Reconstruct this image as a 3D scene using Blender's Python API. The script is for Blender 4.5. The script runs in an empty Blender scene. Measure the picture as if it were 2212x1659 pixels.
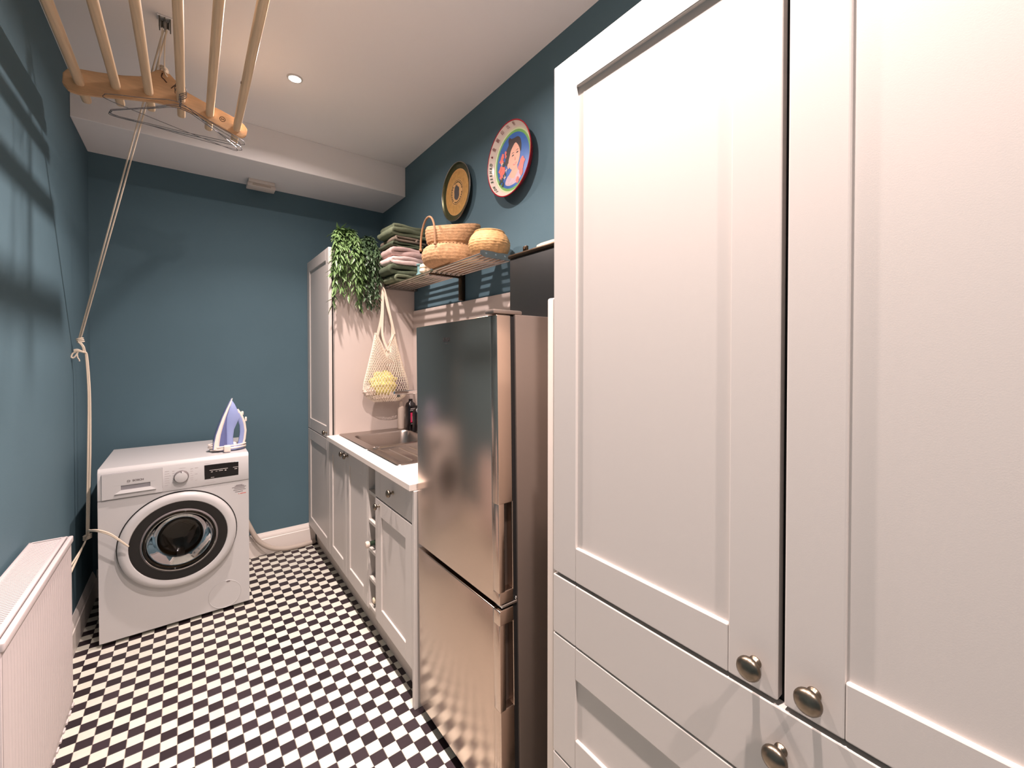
import bpy, bmesh, math, random
from mathutils import Vector, Matrix
random.seed(7)
C = bpy.context.scene.collection
S = bpy.context.scene
PI = math.pi

# ------------------------------------------------------------------ camera, world, lamps, exposure
cam_d = bpy.data.cameras.new('camera'); cam = bpy.data.objects.new('camera', cam_d); C.objects.link(cam)
cam_d.sensor_width = 36.0
cam_d.lens = 916.47 / 2212 * 36.0
cam_d.shift_x = (1106 - 1129.65) / 2212
cam_d.shift_y = (779.25 - 829.5) / 2212
cam_d.clip_start = 0.02
cam.location = (0, 0, 1.39)
cam.rotation_euler = (math.radians(90 - 0.7263), math.radians(-0.03), -0.6663)
S.camera = cam
w = bpy.data.worlds.new('world'); S.world = w; w.use_nodes = True
w.node_tree.nodes['Background'].inputs[0].default_value = (0.5, 0.5, 0.5, 1)
w.node_tree.nodes['Background'].inputs[1].default_value = 0.1
S.view_settings.view_transform = 'Standard'
S.view_settings.look = 'None'
S.view_settings.gamma = 1.0
S.view_settings.use_curve_mapping = False
S.view_settings.exposure = 0.1
LAMPS = [(0.42, 2.36), (0.425, 1.37), (0.425, 0.33), (0.425, -0.71)]
CEIL = 2.76
BEAM_W = [15.0, 17.0, 19.0, 17.0]      # reflector beam
SPILL_W = [9.5, 17.0, 11.0, 10.0]      # wide spill around the beam
for i, (lx, ly) in enumerate(LAMPS):
    for watts, spread in ((BEAM_W[i], 112), (SPILL_W[i], 158)):
        ld = bpy.data.lights.new('downlight_bulb', 'AREA'); ld.shape = 'DISK'; ld.size = 0.045
        ld.energy = watts; ld.spread = math.radians(spread); ld.color = (1.0, 0.84, 0.79)
        lo = bpy.data.objects.new('downlight_bulb', ld); C.objects.link(lo); lo.location = (lx, ly, CEIL - 0.012)

# ------------------------------------------------------------------ helpers
def lin(c):
    return tuple(((v / 255) / 12.92 if v / 255 <= .04045 else ((v / 255 + .055) / 1.055) ** 2.4) for v in c)

def mat(name, rgb, rough=.5, metal=0., bump=0., bscale=200., var=0., vscale=8., emit=0., trans=0., ior=1.45, coat=0., spec=.5, aniso=0., stretch=None):
    m = bpy.data.materials.new(name); m.use_nodes = True
    nt = m.node_tree; b = nt.nodes['Principled BSDF']
    col = lin(rgb)
    b.inputs['Base Color'].default_value = (*col, 1)
    b.inputs['Roughness'].default_value = rough
    b.inputs['Metallic'].default_value = metal
    b.inputs['Specular IOR Level'].default_value = spec
    b.inputs['IOR'].default_value = ior
    b.inputs['Coat Weight'].default_value = coat
    b.inputs['Anisotropic'].default_value = aniso
    if trans: b.inputs['Transmission Weight'].default_value = trans
    if emit:
        b.inputs['Emission Color'].default_value = (*col, 1); b.inputs['Emission Strength'].default_value = emit
    tc = nt.nodes.new('ShaderNodeTexCoord')
    src = tc.outputs['Object']
    if stretch:
        mp = nt.nodes.new('ShaderNodeMapping'); mp.inputs['Scale'].default_value = stretch
        nt.links.new(src, mp.inputs['Vector']); src = mp.outputs['Vector']
    if var:
        n = nt.nodes.new('ShaderNodeTexNoise'); n.inputs['Scale'].default_value = vscale; n.inputs['Detail'].default_value = 4
        nt.links.new(src, n.inputs['Vector'])
        r = nt.nodes.new('ShaderNodeMapRange'); r.inputs['From Min'].default_value = .3; r.inputs['From Max'].default_value = .7
        r.inputs['To Min'].default_value = 1 - var; r.inputs['To Max'].default_value = 1 + var
        nt.links.new(n.outputs['Fac'], r.inputs['Value'])
        mx = nt.nodes.new('ShaderNodeMix'); mx.data_type = 'RGBA'; mx.blend_type = 'MULTIPLY'; mx.inputs['Factor'].default_value = 1
        mx.inputs[6].default_value = (*col, 1)
        nt.links.new(r.outputs['Result'], mx.inputs[7]); nt.links.new(mx.outputs[2], b.inputs['Base Color'])
    if bump:
        n2 = nt.nodes.new('ShaderNodeTexNoise'); n2.inputs['Scale'].default_value = bscale; n2.inputs['Detail'].default_value = 3
        nt.links.new(src, n2.inputs['Vector'])
        bp = nt.nodes.new('ShaderNodeBump'); bp.inputs['Strength'].default_value = bump; bp.inputs['Distance'].default_value = .002
        nt.links.new(n2.outputs['Fac'], bp.inputs['Height']); nt.links.new(bp.outputs['Normal'], b.inputs['Normal'])
    return m

def wtrans(o):
    v = Vector((0, 0, 0))
    while o is not None:
        v += o.location; o = o.parent
    return v

def props(o, label=None, cat=None, group=None, kind=None):
    if label: o['label'] = label
    if cat: o['category'] = cat
    if group: o['group'] = group
    if kind: o['kind'] = kind
    return o

def thing(name, label, cat, loc, group=None, kind=None):
    o = bpy.data.objects.new(name, None); C.objects.link(o); o.location = loc; o.empty_display_size = .05
    return props(o, label, cat, group, kind)

def obj(name, bm, mats, parent=None, label=None, cat=None, group=None, kind=None, smooth=True, ang=35, local=False):
    """link one mesh object; geometry is in room coordinates unless local=True"""
    bmesh.ops.recalc_face_normals(bm, faces=bm.faces)
    me = bpy.data.meshes.new(name); bm.to_mesh(me); bm.free()
    for m in (mats if isinstance(mats, (list, tuple)) else [mats]): me.materials.append(m)
    if smooth:
        me.shade_smooth(); me.set_sharp_from_angle(angle=math.radians(ang))
    o = bpy.data.objects.new(name, me); C.objects.link(o)
    if parent is not None:
        o.parent = parent
        if not local: o.location = -wtrans(parent)
    return props(o, label, cat, group, kind)

def copy_tree(o, parent=None):
    c = o.copy(); C.objects.link(c)
    if parent is not None: c.parent = parent
    for ch in list(o.children): copy_tree(ch, c)
    return c

def B(): return bmesh.new()

def merge(bm, tb, mi=0):
    for f in tb.faces: f.material_index = mi
    me = bpy.data.meshes.new('tmp'); tb.to_mesh(me); tb.free(); bm.from_mesh(me); bpy.data.meshes.remove(me)

def box(bm, x0, x1, y0, y1, z0, z1, bev=0., seg=2, mi=0, rot=None):
    tb = bmesh.new(); bmesh.ops.create_cube(tb, size=1)
    sx, sy, sz = x1 - x0, y1 - y0, z1 - z0
    for v in tb.verts: v.co = Vector((v.co.x * sx, v.co.y * sy, v.co.z * sz))
    if bev: bmesh.ops.bevel(tb, geom=tb.edges[:], offset=min(bev, .49 * min(abs(sx), abs(sy), abs(sz))), segments=seg, affect='EDGES', profile=.5)
    M = Matrix.Translation(((x0 + x1) / 2, (y0 + y1) / 2, (z0 + z1) / 2))
    if rot is not None: M = M @ rot
    tb.transform(M); merge(bm, tb, mi)
    return bm

def tube(bm, pts, r, n=8, closed=False, mi=0, caps=True):
    P = [Vector(p) for p in pts]; m = len(P)
    R = r if isinstance(r, (list, tuple)) else [r] * m
    T = []
    for i in range(m):
        a = P[(i - 1) % m] if (closed or i > 0) else P[i]
        b = P[(i + 1) % m] if (closed or i < m - 1) else P[i]
        T.append((b - a).normalized())
    ref = Vector((0, 0, 1)) if abs(T[0].z) < .9 else Vector((1, 0, 0))
    u = T[0].cross(ref).normalized(); rings = []
    for i in range(m):
        u = (u - T[i] * u.dot(T[i])).normalized(); v = T[i].cross(u)
        rings.append([bm.verts.new(P[i] + (u * math.cos(2 * PI * k / n) + v * math.sin(2 * PI * k / n)) * R[i]) for k in range(n)])
    for i in range(m if closed else m - 1):
        A, Bq = rings[i], rings[(i + 1) % m]
        for k in range(n):
            bm.faces.new((A[k], A[(k + 1) % n], Bq[(k + 1) % n], Bq[k])).material_index = mi
    if caps and not closed:
        bm.faces.new(rings[0][::-1]).material_index = mi; bm.faces.new(rings[-1]).material_index = mi
    return bm

def spline(pts, k=6, closed=False):
    P = [Vector(p) for p in pts]; out = []; m = len(P)
    for i in range(m if closed else m - 1):
        if closed: p0, p1, p2, p3 = P[(i - 1) % m], P[i], P[(i + 1) % m], P[(i + 2) % m]
        else: p0, p1, p2, p3 = P[max(i - 1, 0)], P[i], P[i + 1], P[min(i + 2, m - 1)]
        for j in range(k):
            t = j / k
            out.append(.5 * ((2 * p1) + (-p0 + p2) * t + (2 * p0 - 5 * p1 + 4 * p2 - p3) * t * t + (-p0 + 3 * p1 - 3 * p2 + p3) * t ** 3))
    if not closed: out.append(P[-1])
    return out

AX = {'z': ((1, 0, 0), (0, 1, 0), (0, 0, 1)), '-x': ((0, 1, 0), (0, 0, 1), (-1, 0, 0)), 'x': ((0, 1, 0), (0, 0, 1), (1, 0, 0)),
      '-y': ((1, 0, 0), (0, 0, 1), (0, -1, 0)), 'y': ((1, 0, 0), (0, 0, 1), (0, 1, 0))}
def lathe(bm, prof, c, axis='z', n=32, mi=0, sx=1., sy=1.):
    u, v, a = [Vector(q) for q in AX[axis]]; c = Vector(c); rings = []
    for r, h in prof:
        if r < 1e-6: rings.append([bm.verts.new(c + a * h)])
        else: rings.append([bm.verts.new(c + a * h + (u * math.cos(2 * PI * k / n) * sx + v * math.sin(2 * PI * k / n) * sy) * r) for k in range(n)])
    for A, Bq in zip(rings, rings[1:]):
        for k in range(n):
            k2 = (k + 1) % n
            if len(A) == 1 and len(Bq) == 1: continue
            if len(A) == 1: f = (A[0], Bq[k2], Bq[k])
            elif len(Bq) == 1: f = (A[k], A[k2], Bq[0])
            else: f = (A[k], A[k2], Bq[k2], Bq[k])
            bm.faces.new(f).material_index = mi
    return bm

def prism(bm, poly, plane, a, b, mi=0, bev=0.):
    """poly of 2D points extruded between a and b along the third axis"""
    def P(p, q): return {'xz': (p[0], q, p[1]), 'xy': (p[0], p[1], q), 'yz': (q, p[0], p[1])}[plane]
    tb = bmesh.new()
    A = [tb.verts.new(P(p, a)) for p in poly]; Bq = [tb.verts.new(P(p, b)) for p in poly]; n = len(poly)
    tb.faces.new(A); tb.faces.new(Bq[::-1])
    for i in range(n): tb.faces.new((A[i], A[(i + 1) % n], Bq[(i + 1) % n], Bq[i]))
    bmesh.ops.recalc_face_normals(tb, faces=tb.faces)
    if bev: bmesh.ops.bevel(tb, geom=[e for e in tb.edges if len(e.link_faces) == 2 and e.calc_face_angle(0) > .6], offset=bev, segments=2, affect='EDGES')
    merge(bm, tb, mi)
    return bm

def quad(bm, pts, mi=0):
    bm.faces.new([bm.verts.new(p) for p in pts]).material_index = mi

def ball(bm, c, r, sub=2, sx=1, sy=1, sz=1, mi=0, jit=0.):
    tb = bmesh.new(); bmesh.ops.create_icosphere(tb, subdivisions=sub, radius=r)
    for v in tb.verts:
        j = 1 + random.uniform(-jit, jit)
        v.co = Vector((v.co.x * sx * j + c[0], v.co.y * sy * j + c[1], v.co.z * sz * j + c[2]))
    merge(bm, tb, mi)

def text_bm(txt, size, origin, u, v, depth=.0004, align='LEFT', shear=0., bold=0.):
    cu = bpy.data.curves.new('lettering', 'FONT'); cu.body = txt; cu.size = size; cu.align_x = align; cu.align_y = 'CENTER'
    cu.resolution_u = 3; cu.shear = shear; cu.offset = bold
    to = bpy.data.objects.new('lettering', cu); C.objects.link(to)
    dg = bpy.context.evaluated_depsgraph_get(); me = bpy.data.meshes.new_from_object(to.evaluated_get(dg))
    bpy.data.objects.remove(to); bpy.data.curves.remove(cu)
    u = Vector(u); v = Vector(v); n = u.cross(v)
    bm = bmesh.new(); bm.from_mesh(me); bpy.data.meshes.remove(me)
    for q in bm.verts: q.co = Vector(origin) + u * q.co.x + v * q.co.y + n * depth
    return bm
def add_text(bm, *a, mi=0, **k):
    tb = text_bm(*a, **k); merge(bm, tb, mi)

# ------------------------------------------------------------------ materials
M_wall = mat('teal_wall_paint', (86, 111, 122), .75, bump=.15, bscale=350, var=.03, vscale=3, spec=.3)
M_ceil = mat('white_ceiling_paint', (234, 232, 232), .85, bump=.1, bscale=250, spec=.2)
M_white_trim = mat('white_trim_gloss', (236, 226, 219), .35)
M_cab = mat('dove_grey_cabinet', (206, 198, 192), .42, bump=.03, bscale=600, spec=.4)
M_cab_in = mat('cabinet_inside', (196, 188, 180), .6)
M_dark_gap = mat('shadow_gap_black', (22, 20, 20), .8)
M_plinth = mat('plinth_grey', (196, 186, 178), .5)
M_top = mat('cream_worktop', (234, 222, 212), .35, var=.015, vscale=40)
M_panel = mat('beige_panel', (202, 188, 180), .45, var=.01, vscale=5)
M_filler = mat('cream_panel', (228, 214, 203), .45)
M_steel = mat('brushed_steel', (168, 158, 151), .3, metal=1., bump=.04, bscale=90, stretch=(1, 60, 1))
M_fridge = mat('fridge_steel', (204, 183, 168), .21, metal=1., bump=.03, bscale=60, stretch=(1, 1, 40))
M_fridge_side = mat('fridge_grey_side', (137, 124, 116), .4, metal=.6)
M_black_gloss = mat('black_gloss', (14, 11, 13), .12)
M_black = mat('black_plastic', (24, 23, 23), .5)
M_black_matt = mat('black_satin_metal', (30, 31, 31), .45, var=.05, vscale=30)
M_chrome = mat('chrome', (225, 222, 220), .08, metal=1.)
M_pewter = mat('pewter_knob', (128, 116, 102), .3, metal=1., var=.25, vscale=60)
M_enamel = mat('white_enamel', (196, 193, 192), .3, spec=.45)
M_radiator = mat('radiator_white', (203, 192, 191), .35)
M_grey_print = mat('grey_print', (120, 112, 112), .6)
M_light_print = mat('pale_grey_print', (180, 172, 172), .6)
M_red_print = mat('red_print', (200, 110, 100), .6)
M_white_print = mat('white_print', (190, 182, 178), .6)
M_dial = mat('silver_dial', (128, 120, 120), .35, metal=.4)
M_grey_plastic = mat('grey_plastic', (150, 146, 150), .5)
def thin_glass(name, tint):
    m = bpy.data.materials.new(name); m.use_nodes = True; nt = m.node_tree; nt.nodes.remove(nt.nodes['Principled BSDF'])
    tr = nt.nodes.new('ShaderNodeBsdfTransparent'); tr.inputs['Color'].default_value = (*lin(tint), 1)
    gl = nt.nodes.new('ShaderNodeBsdfGlossy'); gl.inputs['Roughness'].default_value = .03
    fr = nt.nodes.new('ShaderNodeFresnel'); fr.inputs['IOR'].default_value = 1.42
    mx = nt.nodes.new('ShaderNodeMixShader'); nt.links.new(fr.outputs[0], mx.inputs[0]); nt.links.new(tr.outputs[0], mx.inputs[1]); nt.links.new(gl.outputs[0], mx.inputs[2])
    nt.links.new(mx.outputs[0], nt.nodes['Material Output'].inputs['Surface'])
    return m
M_rail = mat('polished_rail', (220, 210, 204), .22, metal=1.)
M_recess_shade = mat('grip_recess', (74, 64, 58), .5, metal=.3)  # shade inside the fridge door grips, put into a dark base colour
M_badge = mat('badge_grey', (52, 50, 50), .5)
M_glass = thin_glass('door_glass', (206, 198, 186))
M_drum = mat('drum_steel', (128, 118, 104), .4, metal=.7)
M_hose = mat('grey_hose', (190, 176, 164), .5)
M_wood = mat('pine_wood', (212, 186, 154), .45, var=.12, vscale=6, stretch=(30, 1, 30))
M_ply = mat('birch_ply', (206, 166, 126), .5, var=.08, vscale=10, stretch=(2, 30, 12))
M_burn = mat('burnt_mark', (70, 38, 18), .7)
M_wire = mat('hanger_wire', (120, 120, 124), .25, metal=1.)
M_cord = mat('cotton_cord', (222, 206, 186), .8, bump=.5, bscale=900)
M_pulley = mat('grey_pulley', (96, 96, 90), .45, metal=.6)
M_canvas = mat('cotton_webbing', (234, 216, 196), .85, bump=.3, bscale=600)
M_net = mat('cotton_net', (236, 222, 204), .85)
M_yellow = mat('yellow_cloth', (232, 222, 142), .85, bump=.4, bscale=120, var=.06, vscale=30)
M_rag = mat('pale_rag', (214, 196, 180), .9, bump=.6, bscale=110, var=.12, vscale=30)
M_greyrag = mat('grey_rag', (120, 106, 108), .9, bump=.6, bscale=110, var=.3, vscale=40)
M_sage = mat('sage_towel', (116, 124, 100), .95, bump=.8, bscale=500, var=.1, vscale=60)
M_sage2 = mat('dark_sage_towel', (86, 96, 76), .95, bump=.8, bscale=500, var=.1, vscale=60)
M_pink = mat('pink_towel', (204, 174, 168), .95, bump=.8, bscale=500, var=.07, vscale=60)
M_blush = mat('blush_towel', (232, 206, 200), .95, bump=.8, bscale=500, var=.06, vscale=60)
M_taupe = mat('taupe_towel', (134, 120, 106), .95, bump=.8, bscale=500, var=.08, vscale=60)
M_grass = mat('seagrass', (186, 144, 104), .75, bump=.9, bscale=160, var=.18, vscale=70)
M_grass2 = mat('golden_seagrass', (200, 156, 106), .65, bump=.5, bscale=160, var=.16, vscale=70)
M_grass_in = mat('seagrass_inside', (150, 96, 52), .8)
M_rope = mat('seagrass_rope', (160, 122, 90), .8, bump=.6, bscale=300)
M_leaf = mat('bright_leaf', (104, 132, 82), .36, var=.35, vscale=25)
M_leaf2 = mat('dark_leaf', (78, 100, 72), .33, var=.3, vscale=25)
M_stem = mat('green_stem', (60, 84, 44), .6)
M_teal_spool = mat('teal_spool', (110, 148, 150), .6)
M_cream = mat('cream_ribbon', (232, 214, 186), .7)
M_bottle_white = mat('white_bottle', (216, 198, 184), .4)
M_bottle_black = mat('black_bottle', (16, 12, 14), .25)
M_label_pink = mat('pink_label', (206, 50, 92), .5)
M_label_orange = mat('orange_label', (190, 110, 60), .5)
M_gold = mat('gold_print', (192, 146, 82), .35, metal=.1, var=.14, vscale=60)
M_gold2 = mat('pale_gold_print', (216, 168, 112), .35, metal=.2)
M_olive = mat('olive_rim', (70, 72, 44), .25, metal=.5)
M_crest = mat('dark_crest', (74, 70, 70), .4)
M_red = mat('red_enamel', (160, 20, 40), .25)
M_rimwhite = mat('cream_enamel', (222, 206, 196), .25)
M_green = mat('green_enamel', (110, 168, 84), .3)
M_palegreen = mat('pale_green_enamel', (200, 206, 166), .3)
M_blue = mat('blue_print', (40, 98, 176), .3, var=.15, vscale=14)
M_hair = mat('hair_print', (44, 32, 36), .35)
M_skin = mat('skin_print', (234, 176, 152), .35)
M_skin2 = mat('shaded_skin_print', (214, 144, 124), .35)
M_dress = mat('lilac_print', (206, 178, 190), .35, var=.1, vscale=60)
M_coral = mat('coral_print', (232, 110, 96), .35, var=.12, vscale=70)
M_darkred = mat('dark_red_print', (120, 26, 40), .4)
M_darkgreen = mat('dark_green_print', (44, 60, 40), .4)
M_iron_white = mat('iron_white', (236, 222, 212), .35)
M_iron_blue = mat('iron_blue', (150, 162, 208), .3)
M_iron_dark = mat('iron_deep_blue', (104, 110, 156), .2)
M_vent = mat('white_vent', (216, 206, 198), .5)
M_wineglass = mat('bottle_green', (40, 52, 40), .12)
M_wine = mat('wine_red', (110, 24, 30), .2)
M_brass = mat('dark_bronze', (90, 74, 60), .35, metal=1.)
M_lamp = mat('lamp_lens', (255, 244, 230), .3, emit=40.)
M_grout = mat('grout', (176, 164, 154), .9)

def tile_mat(name, rgb, var, rough):
    m = bpy.data.materials.new(name); m.use_nodes = True; nt = m.node_tree; b = nt.nodes['Principled BSDF']
    b.inputs['Roughness'].default_value = rough; b.inputs['Specular IOR Level'].default_value = .35
    g = nt.nodes.new('ShaderNodeNewGeometry')
    mp = nt.nodes.new('ShaderNodeMapping'); mp.vector_type = 'TEXTURE'
    mp.inputs['Location'].default_value = (.6246, 1.3328, 0); mp.inputs['Rotation'].default_value = (0, 0, .0109); mp.inputs['Scale'].default_value = (.0473, .0473, 10)
    nt.links.new(g.outputs['Position'], mp.inputs['Vector'])
    fl = nt.nodes.new('ShaderNodeVectorMath'); fl.operation = 'FLOOR'; nt.links.new(mp.outputs['Vector'], fl.inputs[0])
    wn = nt.nodes.new('ShaderNodeTexWhiteNoise'); wn.noise_dimensions = '3D'; nt.links.new(fl.outputs[0], wn.inputs['Vector'])
    mr = nt.nodes.new('ShaderNodeMapRange'); mr.inputs['To Min'].default_value = 1 - var; mr.inputs['To Max'].default_value = 1 + var
    nt.links.new(wn.outputs['Value'], mr.inputs['Value'])
    n = nt.nodes.new('ShaderNodeTexNoise'); n.inputs['Scale'].default_value = 60; nt.links.new(g.outputs['Position'], n.inputs['Vector'])
    m2 = nt.nodes.new('ShaderNodeMapRange'); m2.inputs['To Min'].default_value = .9; m2.inputs['To Max'].default_value = 1.08
    nt.links.new(n.outputs['Fac'], m2.inputs['Value'])
    mu = nt.nodes.new('ShaderNodeMath'); mu.operation = 'MULTIPLY'; nt.links.new(mr.outputs[0], mu.inputs[0]); nt.links.new(m2.outputs[0], mu.inputs[1])
    mx = nt.nodes.new('ShaderNodeMix'); mx.data_type = 'RGBA'; mx.blend_type = 'MULTIPLY'; mx.inputs['Factor'].default_value = 1
    mx.inputs[6].default_value = (*lin(rgb), 1); nt.links.new(mu.outputs[0], mx.inputs[7]); nt.links.new(mx.outputs[2], b.inputs['Base Color'])
    return m
M_tile_w = tile_mat('cream_tile', (212, 209, 196), .05, .4)
M_tile_b = tile_mat('black_tile', (52, 42, 46), .3, .35)

# ------------------------------------------------------------------ room shell
XL, XR, YB, YN = -.447, 1.252, 3.44, -1.25
def struct(name, bm, m, label=None, **k): return obj(name, bm, m, kind='structure', label=label, smooth=k.get('smooth', False))
floor = struct('floor', box(B(), XL - .1, XR + .1, YN - .1, YB + .1, -.12, -.004), M_grout, 'floor of small black and cream chequered tiles')
struct('ceiling', box(B(), XL - .1, XR + .1, YN - .1, YB + .1, CEIL, CEIL + .1), M_ceil, 'white painted ceiling')
struct('wall_left', box(B(), XL - .1, XL, YN - .1, YB + .1, -.12, CEIL), M_wall, 'teal wall behind the radiator')
struct('wall_right', box(B(), XR, XR + .1, YN - .1, YB + .1, -.12, CEIL), M_wall, 'teal wall with two round trays')
struct('wall_back', box(B(), XL, XR, YB, YB + .1, -.12, CEIL), M_wall, 'teal wall behind the washing machine')
struct('wall_front', box(B(), XL, XR, YN - .1, YN, -.12, CEIL), M_wall, 'teal wall behind the camera')
struct('trim_1', box(B(), XL, XR, 2.985, YB, 2.549, CEIL, .002, 1), M_ceil, 'white boxed bulkhead along the top of the back wall')
sk = [(0, 0), (-.018, 0), (-.018, .108), (-.0145, .112), (-.0145, .118), (-.012, .128), (-.006, .142), (-.003, .15), (0, .15)]
struct('baseboard_back', prism(B(), [(YB + p, q) for p, q in sk], 'yz', XL + .018, .728), M_white_trim, 'cream skirting board on the back wall')
struct('baseboard_left', prism(B(), [(XL - p, q) for p, q in sk], 'xz', YN, YB - .018), M_white_trim, 'cream skirting board on the left wall')

# ------------------------------------------------------------------ floor tiles
TS, TA, TX0, TY0 = .0473, .0109, .6246, 1.3328
ca, sa = math.cos(TA), math.sin(TA)
yaw = .6663
def in_view(x, y):
    r = x * math.cos(yaw) - y * math.sin(yaw); f = x * math.sin(yaw) + y * math.cos(yaw)
    if f < .2: return None
    u = 1129.6 + 916.5 * r / f; v = 779 + 916.5 * 1.39 / f - 0.0127 * 916
    return (u, v, f)
def tile_bm(dx=0, dy=0, half=TS / 2 - .0006):
    bm = B()
    loops = []
    for h, z in ((half, -.006), (half, -.0012), (half - .0012, 0)):
        loops.append([bm.verts.new((dx + (px * ca - py * sa) * h, dy + (px * sa + py * ca) * h, z)) for px, py in ((-1, -1), (1, -1), (1, 1), (-1, 1))])
    for A, Q in zip(loops, loops[1:]):
        for k in range(4): bm.faces.new((A[k], A[(k + 1) % 4], Q[(k + 1) % 4], Q[k]))
    bm.faces.new(loops[-1])
    return bm
cells = []
for i in range(-40, 25):
    for j in range(-70, 60):
        cx = TX0 + TS * ((i + .5) * ca - (j - .5) * sa); cy = TY0 + TS * ((i + .5) * sa + (j - .5) * ca)
        if XL - .02 < cx < XR + .02 and -.6 < cy < YB + .02: cells.append((i, j, cx, cy))
cand = []
for (i, j, cx, cy) in cells:
    q = in_view(cx, cy)
    if q and 120 < q[0] < 2212 and q[1] < 1680 and -.33 < cx < .69: cand.append((q[2], i, j))
cand.sort(); chosen = {(i, j) for _, i, j in cand[:300]}
tile_me = {}
stuffv = B()
first = {}
for (i, j, cx, cy) in cells:
    black = (i + j) % 2 == 0
    if (i, j) in chosen:
        if black not in first:
            bm = tile_bm(); o = obj('tile', bm, M_tile_b if black else M_tile_w, floor, smooth=False); first[black] = o
        else:
            o = first[black].copy(); C.objects.link(o)
        o.location = (cx, cy, random.uniform(-.0004, 0))
    else:
        h = TS / 2 - .0006
        z = random.uniform(-.0004, 0)
        vs = []
        for px, py in ((-1, -1), (1, -1), (1, 1), (-1, 1)):
            x = cx + (px * ca - py * sa) * h; y = cy + (px * sa + py * ca) * h
            vs.append((min(max(x, XL), XR), min(max(y, YN), YB)))
        top = [stuffv.verts.new((x, y, z)) for x, y in vs]; bot = [stuffv.verts.new((x, y, -.006)) for x, y in vs]
        mi = 0 if black else 1
        stuffv.faces.new(top).material_index = mi
        for k in range(4): stuffv.faces.new((bot[k], bot[(k + 1) % 4], top[(k + 1) % 4], top[k])).material_index = mi
obj('tiles', stuffv, [M_tile_b, M_tile_w], floor, kind='stuff', smooth=False)

# ------------------------------------------------------------------ kitchen units
XF = .685
def door_bm(y0, y1, z0, z1, xf=XF, st=.07, rail=.075, t=.02, rec=.007, mi=0, slab=False):
    bm = B()
    if slab:
        box(bm, xf, xf + t, y0, y0 + st, z0, z1, .0025, 2); box(bm, xf, xf + t, y1 - st, y1, z0, z1, .0025, 2)
        box(bm, xf, xf + t, y0 + st, y1 - st, z0, z1, .0025, 2)
        return bm
    box(bm, xf, xf + t, y0, y0 + st, z0, z1, .0025, 2); box(bm, xf, xf + t, y1 - st, y1, z0, z1, .0025, 2)
    box(bm, xf, xf + t, y0 + st, y1 - st, z0, z0 + rail, .0025, 2); box(bm, xf, xf + t, y0 + st, y1 - st, z1 - rail, z1, .0025, 2)
    box(bm, xf + rec, xf + t - .002, y0 + st - .002, y1 - st + .002, z0 + rail - .002, z1 - rail + .002)
    return bm
def knob(parent, y, z, r=.0175, xf=XF, m=M_pewter):
    k = r / .0175
    bm = lathe(B(), [(.009 * k, 0), (.009 * k, .002), (.0055 * k, .005 * k), (.005 * k, .013 * k), (.0085 * k, .0165 * k), (.0152 * k, .0178 * k), (.0175 * k, .0212 * k), (.0178 * k, .0245 * k), (.0160 * k, .0288 * k), (.0110 * k, .0322 * k), (.005 * k, .0338 * k), (0, .034 * k)], (xf, y, z), '-x', 24)
    return obj('knob', bm, m, parent, label='round pewter knob', ang=60)
def carcass(x0, x1, y0, y1, z0, z1): return box(B(), x0, x1, y0, y1, z0, z1, .001, 1)

# tall larder in the far corner
t = thing('larder_cabinet', 'tall grey two-door larder cabinet in the far right corner under the trailing plants', 'cabinet', (.97, 3.13, 0))
obj('body', carcass(.716, XR - .002, 2.845, YB - .004, .14, 2.066), M_cab, t)
obj('side_panel', box(B(), .718, XR - .002, 2.828, 2.844, .14, 2.06), M_panel, t)
obj('shadow_gap', box(B(), .7055, .716, 2.85, YB - .006, .15, 2.056), M_dark_gap, t)
d = obj('door', door_bm(2.832, YB - .006, .862, 2.066), M_cab, t, ang=12); knob(d, 2.895, .898, .0150)
d = obj('door', door_bm(2.832, YB - .006, .142, .857), M_cab, t, ang=12)
obj('plinth', box(B(), .735, .75, 2.83, YB - .02, 0, .14), M_plinth, t)

t = thing('sink_cabinet', 'grey base cabinet with a pair of shaker doors under the sink', 'cabinet', (.97, 2.475, 0))
obj('body', carcass(.707, XR - .002, 2.118, 2.824, .14, .70), M_cab, t)
d = obj('door', door_bm(2.477, 2.826, .142, .858, st=.06), M_cab, t, ang=12); knob(d, 2.51, .832, .0150)
d = obj('door', door_bm(2.118, 2.473, .142, .858, st=.06), M_cab, t, ang=12); knob(d, 2.44, .832, .0150)
obj('plinth', box(B(), .735, .75, 2.117, 2.826, 0, .14), M_plinth, t)

t = thing('wine_rack', 'narrow grey open wine rack with five square cells beside the drawer', 'wine rack', (.97, 2.055, 0))
bm = B()
box(bm, XF + .002, XR - .01, 1.996, 2.006, .14, .858, .001, 1); box(bm, XF + .002, XR - .01, 2.104, 2.115, .14, .858, .001, 1); box(bm, .98, .99, 2.006, 2.104, .14, .858)
obj('body', bm, M_cab, t)
for z in (.157, .297, .438, .577, .721, .853):
    obj('shelf', box(B(), XF + .004, .98, 2.006, 2.104, z - .008, z + (.008 if z < .85 else .004), .001, 1), M_cab_in, t)
obj('plinth', box(B(), .735, .75, 1.997, 2.115, 0, .14), M_plinth, t)

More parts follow.
